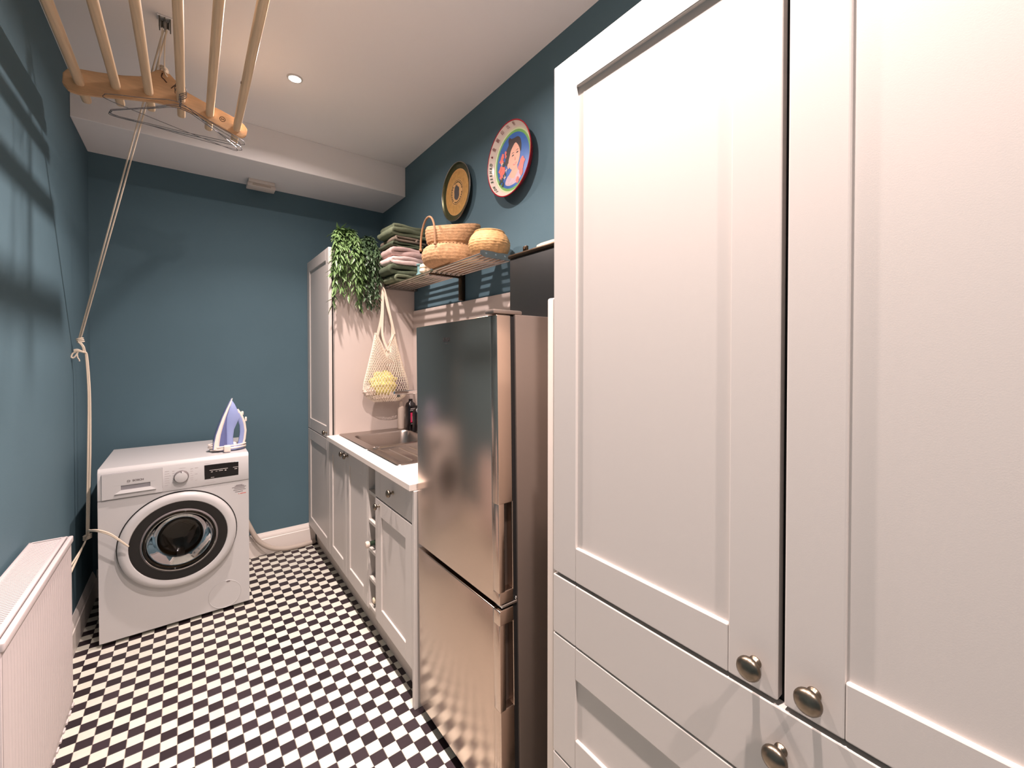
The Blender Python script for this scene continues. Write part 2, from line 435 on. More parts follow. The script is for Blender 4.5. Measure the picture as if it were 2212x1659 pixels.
t = thing('drawer_cabinet', 'grey base cabinet with one drawer over a shaker door beside the fridge', 'cabinet', (.97, 1.785, 0))
obj('body', carcass(.707, XR - .002, 1.578, 1.992, .14, .70), M_cab, t)
d = obj('drawer', door_bm(1.578, 1.993, .727, .858, slab=True, st=.06), M_cab, t, ang=12); knob(d, 1.775, .798, .0165)
d = obj('door', door_bm(1.578, 1.993, .142, .720, st=.068), M_cab, t, ang=12); knob(d, 1.945, .693, .0150)
obj('plinth', box(B(), .735, .75, 1.578, 1.995, 0, .14), M_plinth, t)
props(obj('end_panel', box(B(), XF - .002, XR - .002, 1.553, 1.575, 0, .86, .0015, 1), M_cab), 'tall thin grey panel closing the end of the base cabinets next to the fridge', 'panel')

# worktop with sink cut-out
bm = B(); z0, z1 = .861, .888
SX0, SX1, SY0, SY1 = .75, 1.195, 1.875, 2.805
box(bm, .667, SX0, 1.560, 2.826, z0, z1, .002, 1); box(bm, SX1, XR - .002, 1.560, 2.826, z0, z1)
box(bm, SX0, SX1, 1.560, SY0, z0, z1); box(bm, SX0, SX1, SY1, 2.826, z0, z1)
obj('worktop', bm, M_top, label='cream laminate worktop around the steel sink', cat='worktop')

# inset sink
def rrect(x0, x1, y0, y1, r, n=5):
    out = []
    for cx, cy, a0 in ((x1 - r, y1 - r, 0), (x0 + r, y1 - r, 90), (x0 + r, y0 + r, 180), (x1 - r, y0 + r, 270)):
        for k in range(n + 1):
            a = math.radians(a0 + 90 * k / n); out.append((cx + r * math.cos(a), cy + r * math.sin(a)))
    return out
def loft(bm, loops, cap=True, mi=0):
    R = [[bm.verts.new(p) for p in L] for L in loops]
    for A, Q in zip(R, R[1:]):
        n = len(A)
        for k in range(n): bm.faces.new((A[k], A[(k + 1) % n], Q[(k + 1) % n], Q[k])).material_index = mi
    if cap: bm.faces.new(R[-1]).material_index = mi
    return R
t = thing('sink', 'stainless steel inset sink with a deep bowl and ridged drainer in the cream worktop', 'sink', (.97, 2.34, .888))
zt = .8925
bm = B()
# bowl half
O1 = rrect(.735, 1.215, 2.285, 2.822, .02)
loft(bm, [[(x, y, .888) for x, y in O1], [(x, y, zt) for x, y in rrect(.738, 1.212, 2.285, 2.819, .018)],
          [(x, y, zt - .001) for x, y in rrect(.79, 1.145, 2.315, 2.71, .05)], [(x, y, zt - .012) for x, y in rrect(.796, 1.139, 2.321, 2.704, .05)],
          [(x, y, .74) for x, y in rrect(.808, 1.127, 2.333, 2.692, .05)], [(x, y, .728) for x, y in rrect(.83, 1.105, 2.355, 2.67, .045)]])
obj('bowl', bm, M_steel, t, ang=50)
bm = B()
loft(bm, [[(x, y, .888) for x, y in rrect(.735, 1.215, 1.855, 2.285, .02)], [(x, y, zt) for x, y in rrect(.738, 1.212, 1.858, 2.285, .018)],
          [(x, y, zt - .001) for x, y in rrect(.775, 1.17, 1.89, 2.255, .03)], [(x, y, zt - .008) for x, y in rrect(.781, 1.164, 1.896, 2.249, .03)]])
for k in range(6):
    x = .84 + k * .055
    prism(bm, [(x - .006, zt - .0082), (x - .002, zt - .004), (x + .002, zt - .004), (x + .006, zt - .0082)], 'xz', 1.92, 2.225)
obj('drainer', bm, M_steel, t, ang=50)
obj('drain_control', lathe(B(), [(.018, 0), (.018, .003), (.013, .005), (.011, .003), (0, .003)], (.787, 2.275, zt), 'z', 20), M_chrome, t)

t = thing('tap', 'chrome mixer tap with a straight flat spout over the sink', 'tap', (1.19, 2.36, .893))
obj('column', lathe(B(), [(.026, 0), (.026, .006), (.02, .012), (.02, .25), (.016, .30), (0, .30)], (1.19, 2.36, .893), 'z', 20), M_chrome, t)
obj('spout', box(B(), .915, 1.19, 2.348, 2.372, 1.163, 1.187, .006, 3), M_chrome, t)
obj('aerator', lathe(B(), [(.009, 0), (.009, .014), (0, .014)], (.945, 2.36, 1.149), 'z', 14), M_pulley, t)
obj('lever', box(B(), 1.13, 1.2, 2.352, 2.368, 1.196, 1.206, .003, 2), M_chrome, t)

# splashback on the right wall
obj('splashback_panel', box(B(), XR - .012, XR - .0005, 1.0, 2.826, .8885, 1.70, .001, 1), M_panel, label='beige splashback panel on the right wall behind the sink and fridge', cat='splashback')

# bottles by the sink
t = thing('spray_bottle', 'slim white bottle with a narrow neck behind the sink bowl', 'bottle', (1.128, 2.775, .893))
obj('body', lathe(B(), [(0, 0), (.021, 0), (.0225, .004), (.0225, .13), (.019, .146), (.010, .153), (.010, .158), (0, .158)], (1.128, 2.775, .893), 'z', 20), M_bottle_white, t)
obj('cap', lathe(B(), [(.012, .153), (.012, .172), (.009, .185), (0, .187)], (1.128, 2.775, .893), 'z', 16), M_bottle_white, t)
def detergent(y, x, label, lm, h=.185, w=.036):
    t = thing('detergent_bottle', label, 'bottle', (x, y, .893))
    bm = B(); loft(bm, [[(px, py, .893 + z) for px, py in rrect(x - .03 * s, x + .03 * s, y - w * s, y + w * s, .018 * s)] for s, z in ((.94, 0), (1, .006), (1, h - .03), (.8, h - .008), (.45, h), (.4, h + .006))]); bm.faces.new([bm.verts.new((px, py, .893)) for px, py in rrect(x - .028, x + .028, y - w * .94, y + w * .94, .017)])
    obj('body', bm, M_bottle_black, t, ang=50)
    obj('cap', lathe(B(), [(.013, h), (.013, h + .02), (.0, h + .022)], (x, y, .893), 'z', 16), M_bottle_black, t)
    bm = B(); yy = y - w - .0006
    quad(bm, [(x - .017, yy, .945), (x + .017, yy, .945), (x + .017, yy, 1.01), (x - .017, yy, 1.01)])
    pass
    l = obj('label', bm, lm, t, smooth=False)
    bm = B()
    for zz, ww in ((1.036, .016), (1.030, .018), (1.022, .02), (.934, .014)):
        quad(bm, [(x - ww, yy, zz), (x + ww, yy, zz), (x + ww, yy, zz + .0025), (x - ww, yy, zz + .0025)])
    for k in range(3): box(bm, x - .006 + k * .004, x - .004 + k * .004, yy - .0006, yy, .955 + k * .01, .985 + k * .005)
    obj('print', bm, M_white_print, t, smooth=False, kind='stuff')
detergent(2.70, 1.165, 'black detergent bottle with a pink label behind the sink', M_label_pink)
detergent(2.60, 1.17, 'black bottle with an orange label half hidden by the fridge', M_label_orange, h=.15, w=.03)

# ------------------------------------------------------------------ fridge freezer
FY0, FY1 = .974, 1.519
t = thing('fridge_freezer', 'grey steel fridge freezer with two doors beside the base cabinets', 'fridge', (.97, 1.25, 0))
obj('body', box(B(), .758, XR - .016, FY0, FY1, .03, 1.506, .003, 2), M_fridge_side, t)
obj('door_seal', box(B(), .742, .758, FY0 + .006, FY1 - .006, .06, 1.50), M_dark_gap, t)
obj('foot_rail', box(B(), .712, .80, FY0 + .01, FY1 - .01, .012, .05), M_black, t)
def fridge_door(z0, z1, hz0, hz1):
    bm = B(); g = FY0 + .032
    # door slab with a recessed grip let into the near edge
    box(bm, .69, .742, g - .002, FY1, z0, z1, .0035, 3)
    box(bm, .69, .742, FY0, g, z0, hz0, .0035, 3); box(bm, .69, .742, FY0, g, hz1, z1, .0035, 3)
    box(bm, .69, .712, FY0, g, hz0 - .004, hz1 + .004, .003, 2); box(bm, .7385, .742, FY0, g, hz0 - .004, hz1 + .004, .001, 1)
    d = obj('door', bm, M_fridge, t)
    obj('handle_recess', box(B(), .7122, .7383, g - .006, g - .0025, hz0, hz1), M_recess_shade, d, label='recessed side grip with its shade coloured in')
    return d
d = fridge_door(.668, 1.503, .705, .955)
yb = FY0 + .325
bm = text_bm('BUSH', .019, (.6895, yb, 1.4435), (0, -1, 0), (0, 0, 1), depth=.0003, bold=.0006)
box(bm, .6893, .69, yb - .033, yb - .014, 1.4295, 1.4325)
obj('badge', bm, M_badge, d, smooth=False, kind='stuff')
fridge_door(.052, .652, .365, .608)
bm = box(B(), .683, .788, FY0 + .004, FY0 + .05, 1.506, 1.5185, .004, 2)
obj('hinge_cover', bm, M_fridge_side, t)
bm = box(B(), .70, .757, FY0 + .002, FY0 + .03, .6555, .6645, .002, 1); ball(bm, (.752, FY0 + .004, .672), .005, 2)
obj('middle_hinge', bm, M_chrome, t)
for fx, fy_ in ((.80, FY0 + .05), (.80, FY1 - .05), (1.2, FY0 + .05), (1.2, FY1 - .05)):
    obj('foot', lathe(B(), [(0, -.004), (.018, -.004), (.018, .012), (.008, .014), (.008, .032), (0, .032)], (fx, fy_, 0.004), 'z', 12), M_black, t)
t.rotation_euler.x = -.018      # stands slightly out of plumb, its top leaning away from the room's near end

# black box on top of the fridge
t = thing('storage_box', 'black metal box with a rimmed lid standing on top of the fridge', 'box', (1.17, 1.26, 1.506))
obj('body', box(B(), 1.104, XR - .016, 1.01, 1.498, 1.512, 1.812, .004, 2), M_black_matt, t)
obj('lid', box(B(), 1.096, XR - .014, 1.004, 1.504, 1.809, 1.826, .006, 2), M_brass, t, label='bronze-edged lid')
bm = box(B(), 1.10, 1.112, 1.376, 1.402, 1.824, 1.846, .003, 2); ball(bm, (1.099, 1.388, 1.834), .0045, 2)
obj('latch', bm, M_brass, t)
bm = B()
loft(bm, [[(x, y, z) for x, y in rrect(1.108, 1.22, 1.19 - g, 1.33 + g, .02)] for g, z in ((0, 1.8262), (.004, 1.829), (.002, 1.836), (-.02, 1.839))]); bm.faces.new([bm.verts.new((x, y, 1.8262)) for x, y in rrect(1.108, 1.22, 1.19, 1.33, .02)])
obj('folded_cloth', bm, M_cream, label='pale folded cloth lying on the lid of the black box', cat='cloth')

# filler panel between fridge and tall unit
obj('filler_panel', box(B(), .693, XR - .002, .757, .786, 0, 1.53, .006, 3), M_filler, label='narrow cream panel with a rounded edge between fridge and tall cupboard', cat='panel')

# ------------------------------------------------------------------ tall unit in the foreground
TY0_, TY1_ = -.245, .7525
t = thing('tall_cupboard', 'tall pale grey cupboard with two shaker doors above drawers filling the right foreground', 'cabinet', (.97, .253, 0))
obj('body', carcass(.709, XR - .002, TY0_, TY1_ - .001, .10, 2.066), M_cab, t)
obj('shadow_gap', box(B(), .7055, .709, TY0_ + .004, TY1_ - .004, .12, 2.06), M_dark_gap, t)
obj('plinth', box(B(), .735, .75, TY0_, TY1_, 0, .10), M_plinth, t)
d = obj('door', door_bm(.2576, TY1_, .8745, 2.07, st=.074, rail=.079), M_cab, t, ang=12); knob(d, .289, .916)
d = obj('door', door_bm(TY0_, .2488, .8745, 2.07, st=.074, rail=.079), M_cab, t, ang=12); knob(d, .2105, .916)
d = obj('drawer', door_bm(TY0_, TY1_, .7275, .8668, slab=True, st=.074), M_cab, t, ang=12); knob(d, .252, .806)
d = obj('drawer', door_bm(TY0_, TY1_, .4385, .7245, st=.074, rail=.074), M_cab, t, ang=12); knob(d, .252, .60)
d = obj('drawer', door_bm(TY0_, TY1_, .105, .4355, st=.074, rail=.074), M_cab, t, ang=12); knob(d, .252, .29)

# ------------------------------------------------------------------ wall shelf
SHX0, SHX1, SHY0, SHY1, SHZ = 1.03, 1.235, 1.62, 2.81, 1.850
t = thing('wall_shelf', 'slatted steel wall shelf above the fridge holding towels and baskets', 'shelf', (1.13, 2.2, 1.85))
rail0 = None
for k in range(7):
    x = SHX0 + .012 + k * (SHX1 - SHX0 - .024) / 6
    if rail0 is None:
        rail0 = obj('rail', tube(B(), [(0, SHY0 + .003, 0), (0, SHY1 - .003, 0)], .0062, 10), M_rail, t); r = rail0
    else:
        r = rail0.copy(); C.objects.link(r)
    r.location = Vector((x, 0, SHZ)) - t.location
def endplate(y0, y1):
    bm = prism(B(), [(SHX0 - .002, SHZ + .01), (SHX0 + .012, SHZ + .0155), (SHX1 + .004, SHZ + .0155), (SHX1 + .004, SHZ - .0155), (SHX0 + .02, SHZ - .0155), (SHX0 - .002, SHZ - .006)], 'xz', y0, y1, bev=.001)
    e = obj('end_bracket', bm, M_steel, t)
    for k in range(4):
        obj('screw', lathe(B(), [(.004, -.001), (.004, .0012), (0, .0018)], (SHX0 + .03 + k * .052, y0, SHZ + .002), '-y', 10), M_chrome, e)
endplate(SHY0 - .003, SHY0); endplate(SHY1, SHY1 + .003)
bm = box(B(), SHX0 + .004, SHX1, 2.13, 2.15, SHZ - .019, SHZ - .0085, .002, 1)
obj('cross_bar', bm, M_brass, t)
bm = box(B(), XR - .030, XR - .001, 2.128, 2.158, 1.705, 1.862, .003, 2)
obj('wall_bracket', bm, M_brass, t)
for y in (SHY0 + .004, SHY1 - .03): obj('wall_mount', box(B(), SHX1 - .004, XR - .001, y, y + .026, SHZ - .015, SHZ + .014, .002, 1), M_steel, t)
SH_TOP = SHZ + .0064

# ------------------------------------------------------------------ towels
def towel(z, h, m, label, x0=.99, x1=1.225, y0=2.58, y1=2.812, layers=3, mode=0, yaw=0., jut=0.):
    """folded cloth: a ribbon folded in the x-z plane, round folds towards the room, swept along y"""
    x0 = x0 + jut
    t0 = h / layers
    cl = []
    if mode == 1:      # rolled end at the wall side
        R = (h - t0) / 2; xs0 = x0 + h / 2; xe = x1
        cl += [(xe - .005, z + t0 / 2), ((xs0 + xe) / 2, z + t0 / 2), (xs0, z + t0 / 2)]
        for k in range(1, 8): a = -PI / 2 - PI * k / 8; cl.append((xs0 + R * math.cos(a), z + h / 2 + R * math.sin(a)))
        cl += [(xs0, z + h - t0 / 2), (xs0 + .05, z + h - t0 / 2), (xe - .06, z + h - t0 / 2)]
        cx, cz = xe - .055, z + h / 2
        for k in range(1, 20): a = PI / 2 - PI * k / 6; rr = R * (1 - k / 22); cl.append((cx + rr * 1.7 * math.cos(a), cz + rr * math.sin(a)))
    else:
        for l in range(layers):
            zz = z + t0 * (l + .5); left = (l % 2 == 0); R = t0 / 2
            xa, xb = (x1 - .012 * random.random(), x0 + t0 * (1 if l == 0 else .7)) if left else (x0 + t0, x1 - t0 - .01 * random.random())
            for k in range(8):
                f = k / 7; xx = xa + (xb - xa) * f
                cl.append((xx, zz + .003 * math.sin(xx * 40 + l * 1.7)))
            if l < layers - 1:
                for k in range(1, 7):
                    a = -PI / 2 + PI * k / 7
                    cl.append((xb + (-1 if left else 1) * R * 1.5 * math.cos(a), zz + R + R * math.sin(a)))
    N = len(cl); ny = 17; bm = B()
    P = [Vector((p[0], 0, p[1])) for p in cl]; nor = []
    for i in range(N):
        tg = (P[min(i + 1, N - 1)] - P[max(i - 1, 0)]); tg = tg.normalized() if tg.length > 1e-6 else Vector((1, 0, 0))
        nor.append(Vector((-tg.z, 0, tg.x)))
    th = t0 * .5; ph = random.uniform(0, 6); grid = []
    zc, xc, yc = z + h / 2, (x0 + x1) / 2, (y0 + y1) / 2
    for s_ in range(ny):
        f = s_ / (ny - 1); g = abs(2 * f - 1)
        f2 = .5 + .5 * math.copysign(math.sin(g * PI / 2) ** .55, 2 * f - 1) if g > 0 else .5
        edge = max(.18, (1 - g ** 7) ** .5); y = y0 + (y1 - y0) * f2
        up, dn = [], []
        for i in range(N):
            u = i / (N - 1)
            wob = .0032 * math.sin(9 * f2 + ph + u * 9) + .002 * math.sin(17 * f2 + 3 * u + ph * 2)
            base = P[i] + Vector((wob * 1.6, y + .006 * math.sin(u * 11 + ph) * (2 * f2 - 1), wob))
            for lst, sg in ((up, 1), (dn, -1)):
                p = base + nor[i] * th * edge * sg * (1 + .16 * math.sin(13 * f2 + 7 * u + ph * sg))
                p.z = min(max(p.z, z), z + h)
                dx, dy = p.x - xc, p.y - yc
                p.x = xc + dx * math.cos(yaw) - dy * math.sin(yaw); p.y = yc + dx * math.sin(yaw) + dy * math.cos(yaw)
                p.x = min(p.x, XR - .004); p.y = min(p.y, 2.824)
                lst.append(bm.verts.new(p))
        grid.append(up + dn[::-1])
    n2 = len(grid[0])
    for s_ in range(ny - 1):
        for k in range(n2): bm.faces.new((grid[s_][k], grid[s_][(k + 1) % n2], grid[s_ + 1][(k + 1) % n2], grid[s_ + 1][k]))
    for s_ in (0, ny - 1):
        for i in range(N - 1): bm.faces.new((grid[s_][i], grid[s_][i + 1], grid[s_][n2 - 2 - i], grid[s_][n2 - 1 - i]))
    obj('folded_towel', bm, m, label=label, cat='towel', group='folded towels stacked on the wall shelf', ang=80)
z = SH_TOP + .003
TW = [(.042, M_sage, 'sage green folded towel at the bottom of the stack on the shelf', 0, 2, .02, .03),
      (.060, M_sage2, 'dark sage folded towel second from the bottom of the stack', 0, 2, -.01, -.02),
      (.052, M_blush, 'pale blush folded towel under the pink one in the stack', 0, 2, .0, .02),
      (.058, M_pink, 'dusty pink folded towel in the middle of the stack', 0, 2, .006, -.03),
      (.028, M_sage2, 'thin dark green folded towel lying on the pink one', 0, 2, .0, .02),
      (.038, M_taupe, 'taupe towel with a rolled end second from the top of the stack', 1, 3, .02, -.02),
      (.074, M_sage, 'sage green folded towel on top of the stack on the shelf', 0, 3, -.004, .03)]
for h, m, lb, mode, ly, jt, yw in TW:
    towel(z, h, m, lb, layers=ly, mode=mode, jut=jt, yaw=yw); z += h + .001

# ------------------------------------------------------------------ baskets and small things on the shelf
def braided(prof, c, n, m, name, parent, amp, rows, mi=0, squash=None, ang=80, mats=None):
    """lathe surface with a woven relief; prof: list (r, z)"""
    P = spline([(r, 0, z) for r, z in prof], 8)
    bm = B(); rings = []
    L = 0; acc = [0]
    for a, b in zip(P, P[1:]): L += (b - a).length; acc.append(L)
    for i, p in enumerate(P):
        ring = []
        for k in range(n):
            th = 2 * PI * k / n
            s = acc[i] / L * rows
            rel = amp * (abs(math.sin(PI * s)) * .9 + .5 * math.sin(th * n / 4 + (int(s) % 2) * PI + s * 2))
            r = p.x + rel if p.x > 1e-4 else p.x
            v = Vector((r * math.cos(th), r * math.sin(th), p.z))
            if squash: v = squash(v, th)
            ring.append(bm.verts.new(v + Vector(c)))
        rings.append(ring)
    for A, Q in zip(rings, rings[1:]):
        for k in range(n): bm.faces.new((A[k], A[(k + 1) % n], Q[(k + 1) % n], Q[k]))
    bm.faces.new(rings[0][::-1])
    return obj(name, bm, m, parent, ang=ang)
t = thing('belly_basket', 'slouching seagrass belly basket with a rope handle beside the towels', 'basket', (1.105, 2.03, SH_TOP))
bc = (1.098, 2.03, SH_TOP + .002)
def sq(v, th):
    # slumped: room-facing side of the rim folded outwards and down, one side higher
    f = max(0, min(1, (v.z - .09) / .13))
    v.y += f * .03 * math.sin(2 * th) ; v.z += f * (.018 * math.cos(th) + .012 * math.sin(th))
    v.x += f * .012
    if v.x > .138: v.x = .138
    v.y *= 1.06
    return v
braided([(.095, 0), (.128, .012), (.142, .045), (.138, .078), (.124, .098), (.112, .108), (.122, .125), (.136, .165), (.14, .195), (.134, .215)], bc, 72, M_grass, 'body', t, .0022, 15, squash=sq)
braided([(.094, .004), (.120, .04), (.116, .098), (.106, .108), (.116, .125), (.130, .165), (.134, .195), (.134, .215)], bc, 40, M_grass_in, 'lining', t, .0005, 15, squash=sq)
bm = B(); 
for k in range(44):
    th = 2 * PI * k / 44
    v = sq(Vector((.1185 * math.cos(th), .1185 * math.sin(th), .098)), th) + Vector(bc); v2 = sq(Vector((.1215 * math.cos(th + .07), .1215 * math.sin(th + .07), .1)), th) + Vector(bc)
    tube(bm, [v + Vector((0, 0, -.006)), v2 + Vector((0, 0, .005))], .0022, 5)
obj('stitching', bm, M_brass, t, kind='stuff')
def handle(s):
    y = bc[1]; pts = []
    for k in range(15):
        a = PI * k / 14
        pts.append((bc[0] + s * (.128 - .004 * math.sin(a)), y + .085 * math.cos(a), bc[2] + .09 + (.155 if s < 0 else .14) * math.sin(a) ** .8))
    bm = tube(B(), pts, .0052, 8)
    for p in (pts[0], pts[-1]): ball(bm, p, .008, 2)
    obj('handle', bm, M_rope, t)
handle(-1)
t = thing('round_basket', 'small round golden seagrass bowl at the near end of the shelf', 'basket', (1.12, 1.70, SH_TOP))
rc = (1.125, 1.69, SH_TOP + .002)
braided([(.062, 0), (.082, .012), (.096, .04), (.097, .062), (.086, .09), (.07, .108), (.068, .112)], rc, 64, M_grass2, 'body', t, .0022, 11)
lathe_b = lathe(B(), [(.066, .112), (.07, .116), (.074, .112), (.071, .105), (.066, .107), (.066, .112)], rc, 'z', 40)
obj('rim', lathe_b, M_grass2, t)
obj('lining', lathe(B(), [(.066, .107), (.088, .07), (.09, .04), (.06, .006), (0, .006)], rc, 'z', 32), M_grass_in, t)
t = thing('thread_spool', 'small teal spool on the shelf between towels and belly basket', 'spool', (1.065, 2.32, SH_TOP))
obj('body', lathe(B(), [(0, 0), (.025, 0), (.025, .007), (.019, .012), (.019, .052), (.025, .057), (.025, .064), (0, .064)], (1.065, 2.32, SH_TOP), 'z', 24), M_teal_spool, t)
t = thing('ribbon_roll', 'cream rolled ribbon on the shelf tucked against the belly basket', 'ribbon', (1.06, 2.255, SH_TOP))
obj('roll', lathe(B(), [(0, 0), (.026, 0), (.032, .008), (.032, .02), (.028, .026), (.032, .031), (.03, .045), (.016, .053), (0, .053)], (1.06, 2.248, SH_TOP), 'z', 24), M_cream, t)

# ------------------------------------------------------------------ trailing plants on the larder
def plant(x, m, label, hgt, seed, wide, llen, lw, nstr, zend):
    rnd = random.Random(seed)
    t = thing('trailing_plant', label, 'plant', (x, 2.90, 2.068), group='trailing plants on top of the larder')
    obj('pot', lathe(B(), [(0, 0), (.035, 0), (.045, .045), (.042, .047), (.04, .04), (0, .04)], (x, 2.90, 2.0685), 'z', 20), M_black, t)
    stems = B(); spots = []
    for s in range(nstr):
        dx = rnd.uniform(-wide, wide); top = rnd.uniform(.03, hgt); ze = rnd.uniform(zend, zend + .25)
        oy = 2.80 - rnd.uniform(0, .05)
        pts = [(x, 2.90, 2.10), (x + dx * .4, 2.87, 2.10 + top), (x + dx * .8, 2.825, 2.09 + top * .7), (x + dx, oy, 2.02), (x + dx * 1.05, oy + .01, (2.02 + ze) / 2), (x + dx * 1.1 + rnd.uniform(-.02, .02), oy + .008, ze)]
        P = spline(pts, 7); tube(stems, P, .0013, 4)
        for k in range(5, len(P)):
            for q in range(2): spots.append((P[k], (P[min(k + 1, len(P) - 1)] - P[k - 1]).normalized()))
    for s in range(26):     # bushy crown
        a = rnd.uniform(0, 2 * PI); spots.append((Vector((x + .05 * math.cos(a) * rnd.random(), 2.865 + .04 * math.sin(a), 2.09 + rnd.uniform(0, hgt))), Vector((math.cos(a), math.sin(a), .4)).normalized()))
    obj('stems', stems, m and M_stem, t, kind='stuff')
    # a leaf: pointed blade with a fold and a curve
    lb = B(); prof = [(0, .02), (.2, .7), (.45, 1.), (.75, .6), (1., .02)]
    rows = []
    for u, wv in prof:
        zc = -.25 * u * u * llen
        rows.append([lb.verts.new((-wv * lw / 2, u * llen, zc + .12 * lw)), lb.verts.new((0, u * llen, zc)), lb.verts.new((wv * lw / 2, u * llen, zc + .12 * lw))])
    for A, Q in zip(rows, rows[1:]):
        for k in range(2): lb.faces.new((A[k], A[k + 1], Q[k + 1], Q[k]))
    leaf = obj('leaf', lb, m, t, local=True, ang=80)
    rnd.shuffle(spots); stuff = B()
    for i, (p, tg) in enumerate(spots):
        out = Vector((rnd.uniform(-1, 1), rnd.uniform(-1.3, .25), rnd.uniform(-.5, .35)))
        dv = (out.normalized() * .8 + tg * .55 + Vector((0, 0, -.15))).normalized()
        right = dv.cross(Vector((rnd.uniform(-.5, .5), rnd.uniform(-.5, .5), 1))).normalized(); up = right.cross(dv)
        sc = rnd.uniform(.65, 1.15)
        tip = p + dv * llen * sc
        if tip.y > 2.818 and tip.z < 2.08: dv.y = -abs(dv.y) - .2; dv.normalize(); right = dv.cross(Vector((0, .2, 1))).normalized(); up = right.cross(dv)
        Mx = Matrix((right, dv, up)).transposed().to_4x4() @ Matrix.Scale(sc, 4); Mx.translation = p
        if i < 300:
            o = leaf if i == 0 else leaf.copy()
            if i: C.objects.link(o)
            o.matrix_local = Matrix.Translation(-wtrans(t)) @ Mx
        else:
            tb = bmesh.new(); tb.from_mesh(leaf.data); tb.transform(Mx); merge(stuff, tb)
    if len(spots) > 300: obj('foliage', stuff, m, t, kind='stuff', ang=80)
    else: stuff.free()
plant(.79, M_leaf, 'bright green trailing plant with pointed leaves at the front edge of the larder top', .10, 3, .085, .062, .0145, 17, 1.69)
plant(.93, M_leaf2, 'darker small-leaved trailing plant on the larder top beside the towels', .08, 9, .055, .042, .0135, 17, 1.69)

# ------------------------------------------------------------------ net bag
t = thing('net_bag', 'cream cotton net bag hanging from the shelf end over the sink', 'bag', (1.0, 2.76, 1.43))
BY = 2.745
def bag_surf(u, v):          # u around 0..1, v 0 top .. 1 bottom
    prof = [(0, .066, 1.53, .016), (.25, .088, 1.43, .03), (.5, .117, 1.32, .042), (.75, .146, 1.215, .055), (.88, .153, 1.165, .058), (.95, .13, 1.12, .05), (1.0, .085, 1.088, .03)]
    for a, b in zip(prof, prof[1:]):
        if v <= b[0]:
            f = (v - a[0]) / (b[0] - a[0]); f2 = f; break
    hw = a[1] + (b[1] - a[1]) * f2; zz = a[2] + (b[2] - a[2]) * f2; dp = a[3] + (b[3] - a[3]) * f2
    cx = 1.008 + .012 * v
    th = 2 * PI * u
    x = cx + hw * math.cos(th); y = BY + dp * math.sin(th)
    # top edge dips to a V in the middle of the front and back
    dip = max(0, 1 - abs(math.cos(th)) * 1.15) * max(0, 1 - v * 2.2) * .13
    return Vector((x, y, zz - dip))
NU, NV = 44, 26
bm = B()
for j in range(NV):
    for i in range(NU):
        o = .5 * (j % 2)
        a = bag_surf(((i + o) / NU) % 1, j / NV)
        for d_ in (-.5, .5):
            b = bag_surf(((i + o + d_) / NU) % 1, (j + 1) / NV); tube(bm, [a, b], .0017, 3, caps=False)
obj('net', bm, M_net, t, kind='stuff')
bm = tube(B(), [bag_surf(k / 48, 0) for k in range(48)], .004, 6, closed=True)
obj('hem', bm, M_canvas, t)
def strap(pts, w=.0075):
    P = spline(pts, 6); bm = B(); rows = []
    for i, p in enumerate(P):
        tg = (P[min(i + 1, len(P) - 1)] - P[max(i - 1, 0)]).normalized(); side = tg.cross(Vector((0, 1, 0))).normalized()
        n = side.cross(tg)
        rows.append([bm.verts.new(p + side * w * a + n * .001 * b) for a, b in ((-1, -1), (1, -1), (1, 1), (-1, 1))])
    for A, Q in zip(rows, rows[1:]):
        for k in range(4): bm.faces.new((A[k], A[(k + 1) % 4], Q[(k + 1) % 4], Q[k]))
    bm.faces.new(rows[0][::-1]); bm.faces.new(rows[-1])
    return obj('strap', bm, M_canvas, t)
HK = (1.005, 2.765, 1.832)
strap([(.955, BY - .012, 1.52), (.985, BY - .008, 1.66), HK, (1.04, BY - .004, 1.66), (1.068, BY - .01, 1.53)])
strap([(1.02, BY - .026, 1.42), (.985, BY - .02, 1.52), (.992, BY - .006, 1.68), (HK[0], HK[1] - .005, HK[2] - .004), (1.03, BY + .004, 1.70), (1.062, BY + .01, 1.57), (1.035, BY - .024, 1.41)])
bm = tube(B(), spline([(SHX0 + .012, 2.765, SHZ + .008), (SHX0 + .002, 2.765, SHZ), (SHX0 + .004, 2.765, SHZ - .014), (1.018, 2.765, 1.826), (1.003, 2.765, 1.822), (.997, 2.765, 1.834)], 5), .002, 6)
obj('hook', bm, M_wire, label='small wire hook over the front rail of the shelf', cat='hook')
def cloth_ball(name, c, r, m, label, sx, sy, sz, jit, sub=4):
    tb = bmesh.new(); bmesh.ops.create_icosphere(tb, subdivisions=sub, radius=r)
    ph = [random.uniform(0, 6) for _ in range(6)]
    for v in tb.verts:
        d = v.co.normalized()
        k = 1 + jit * (math.sin(9 * d.x + ph[0] + 4 * d.z) + math.sin(11 * d.z + ph[1] + 3 * d.y) + .7 * math.sin(15 * d.y + ph[2] + 6 * d.x) + .6 * math.sin(23 * d.x - 17 * d.z + ph[3]))
        v.co = Vector((v.co.x * sx * k + c[0], v.co.y * sy * k + c[1], v.co.z * sz * k + c[2]))
    return obj(name, tb, m, label=label, cat='cloth', group='cloths in the net bag', ang=80)
cloth_ball('cleaning_cloth', (.995, BY - .006, 1.21), .078, M_yellow, 'yellow crumpled cloth showing in the middle of the net bag', 1.1, .56, .95, .085)
cloth_ball('cleaning_cloth', (.908, BY, 1.160), .042, M_rag, 'pale crumpled cloth in the left corner of the net bag', 1., .8, .85, .07)
cloth_ball('cleaning_cloth', (1.105, BY, 1.19), .056, M_greyrag, 'grey patterned cloth in the right side of the net bag', .85, .7, 1.05, .06)
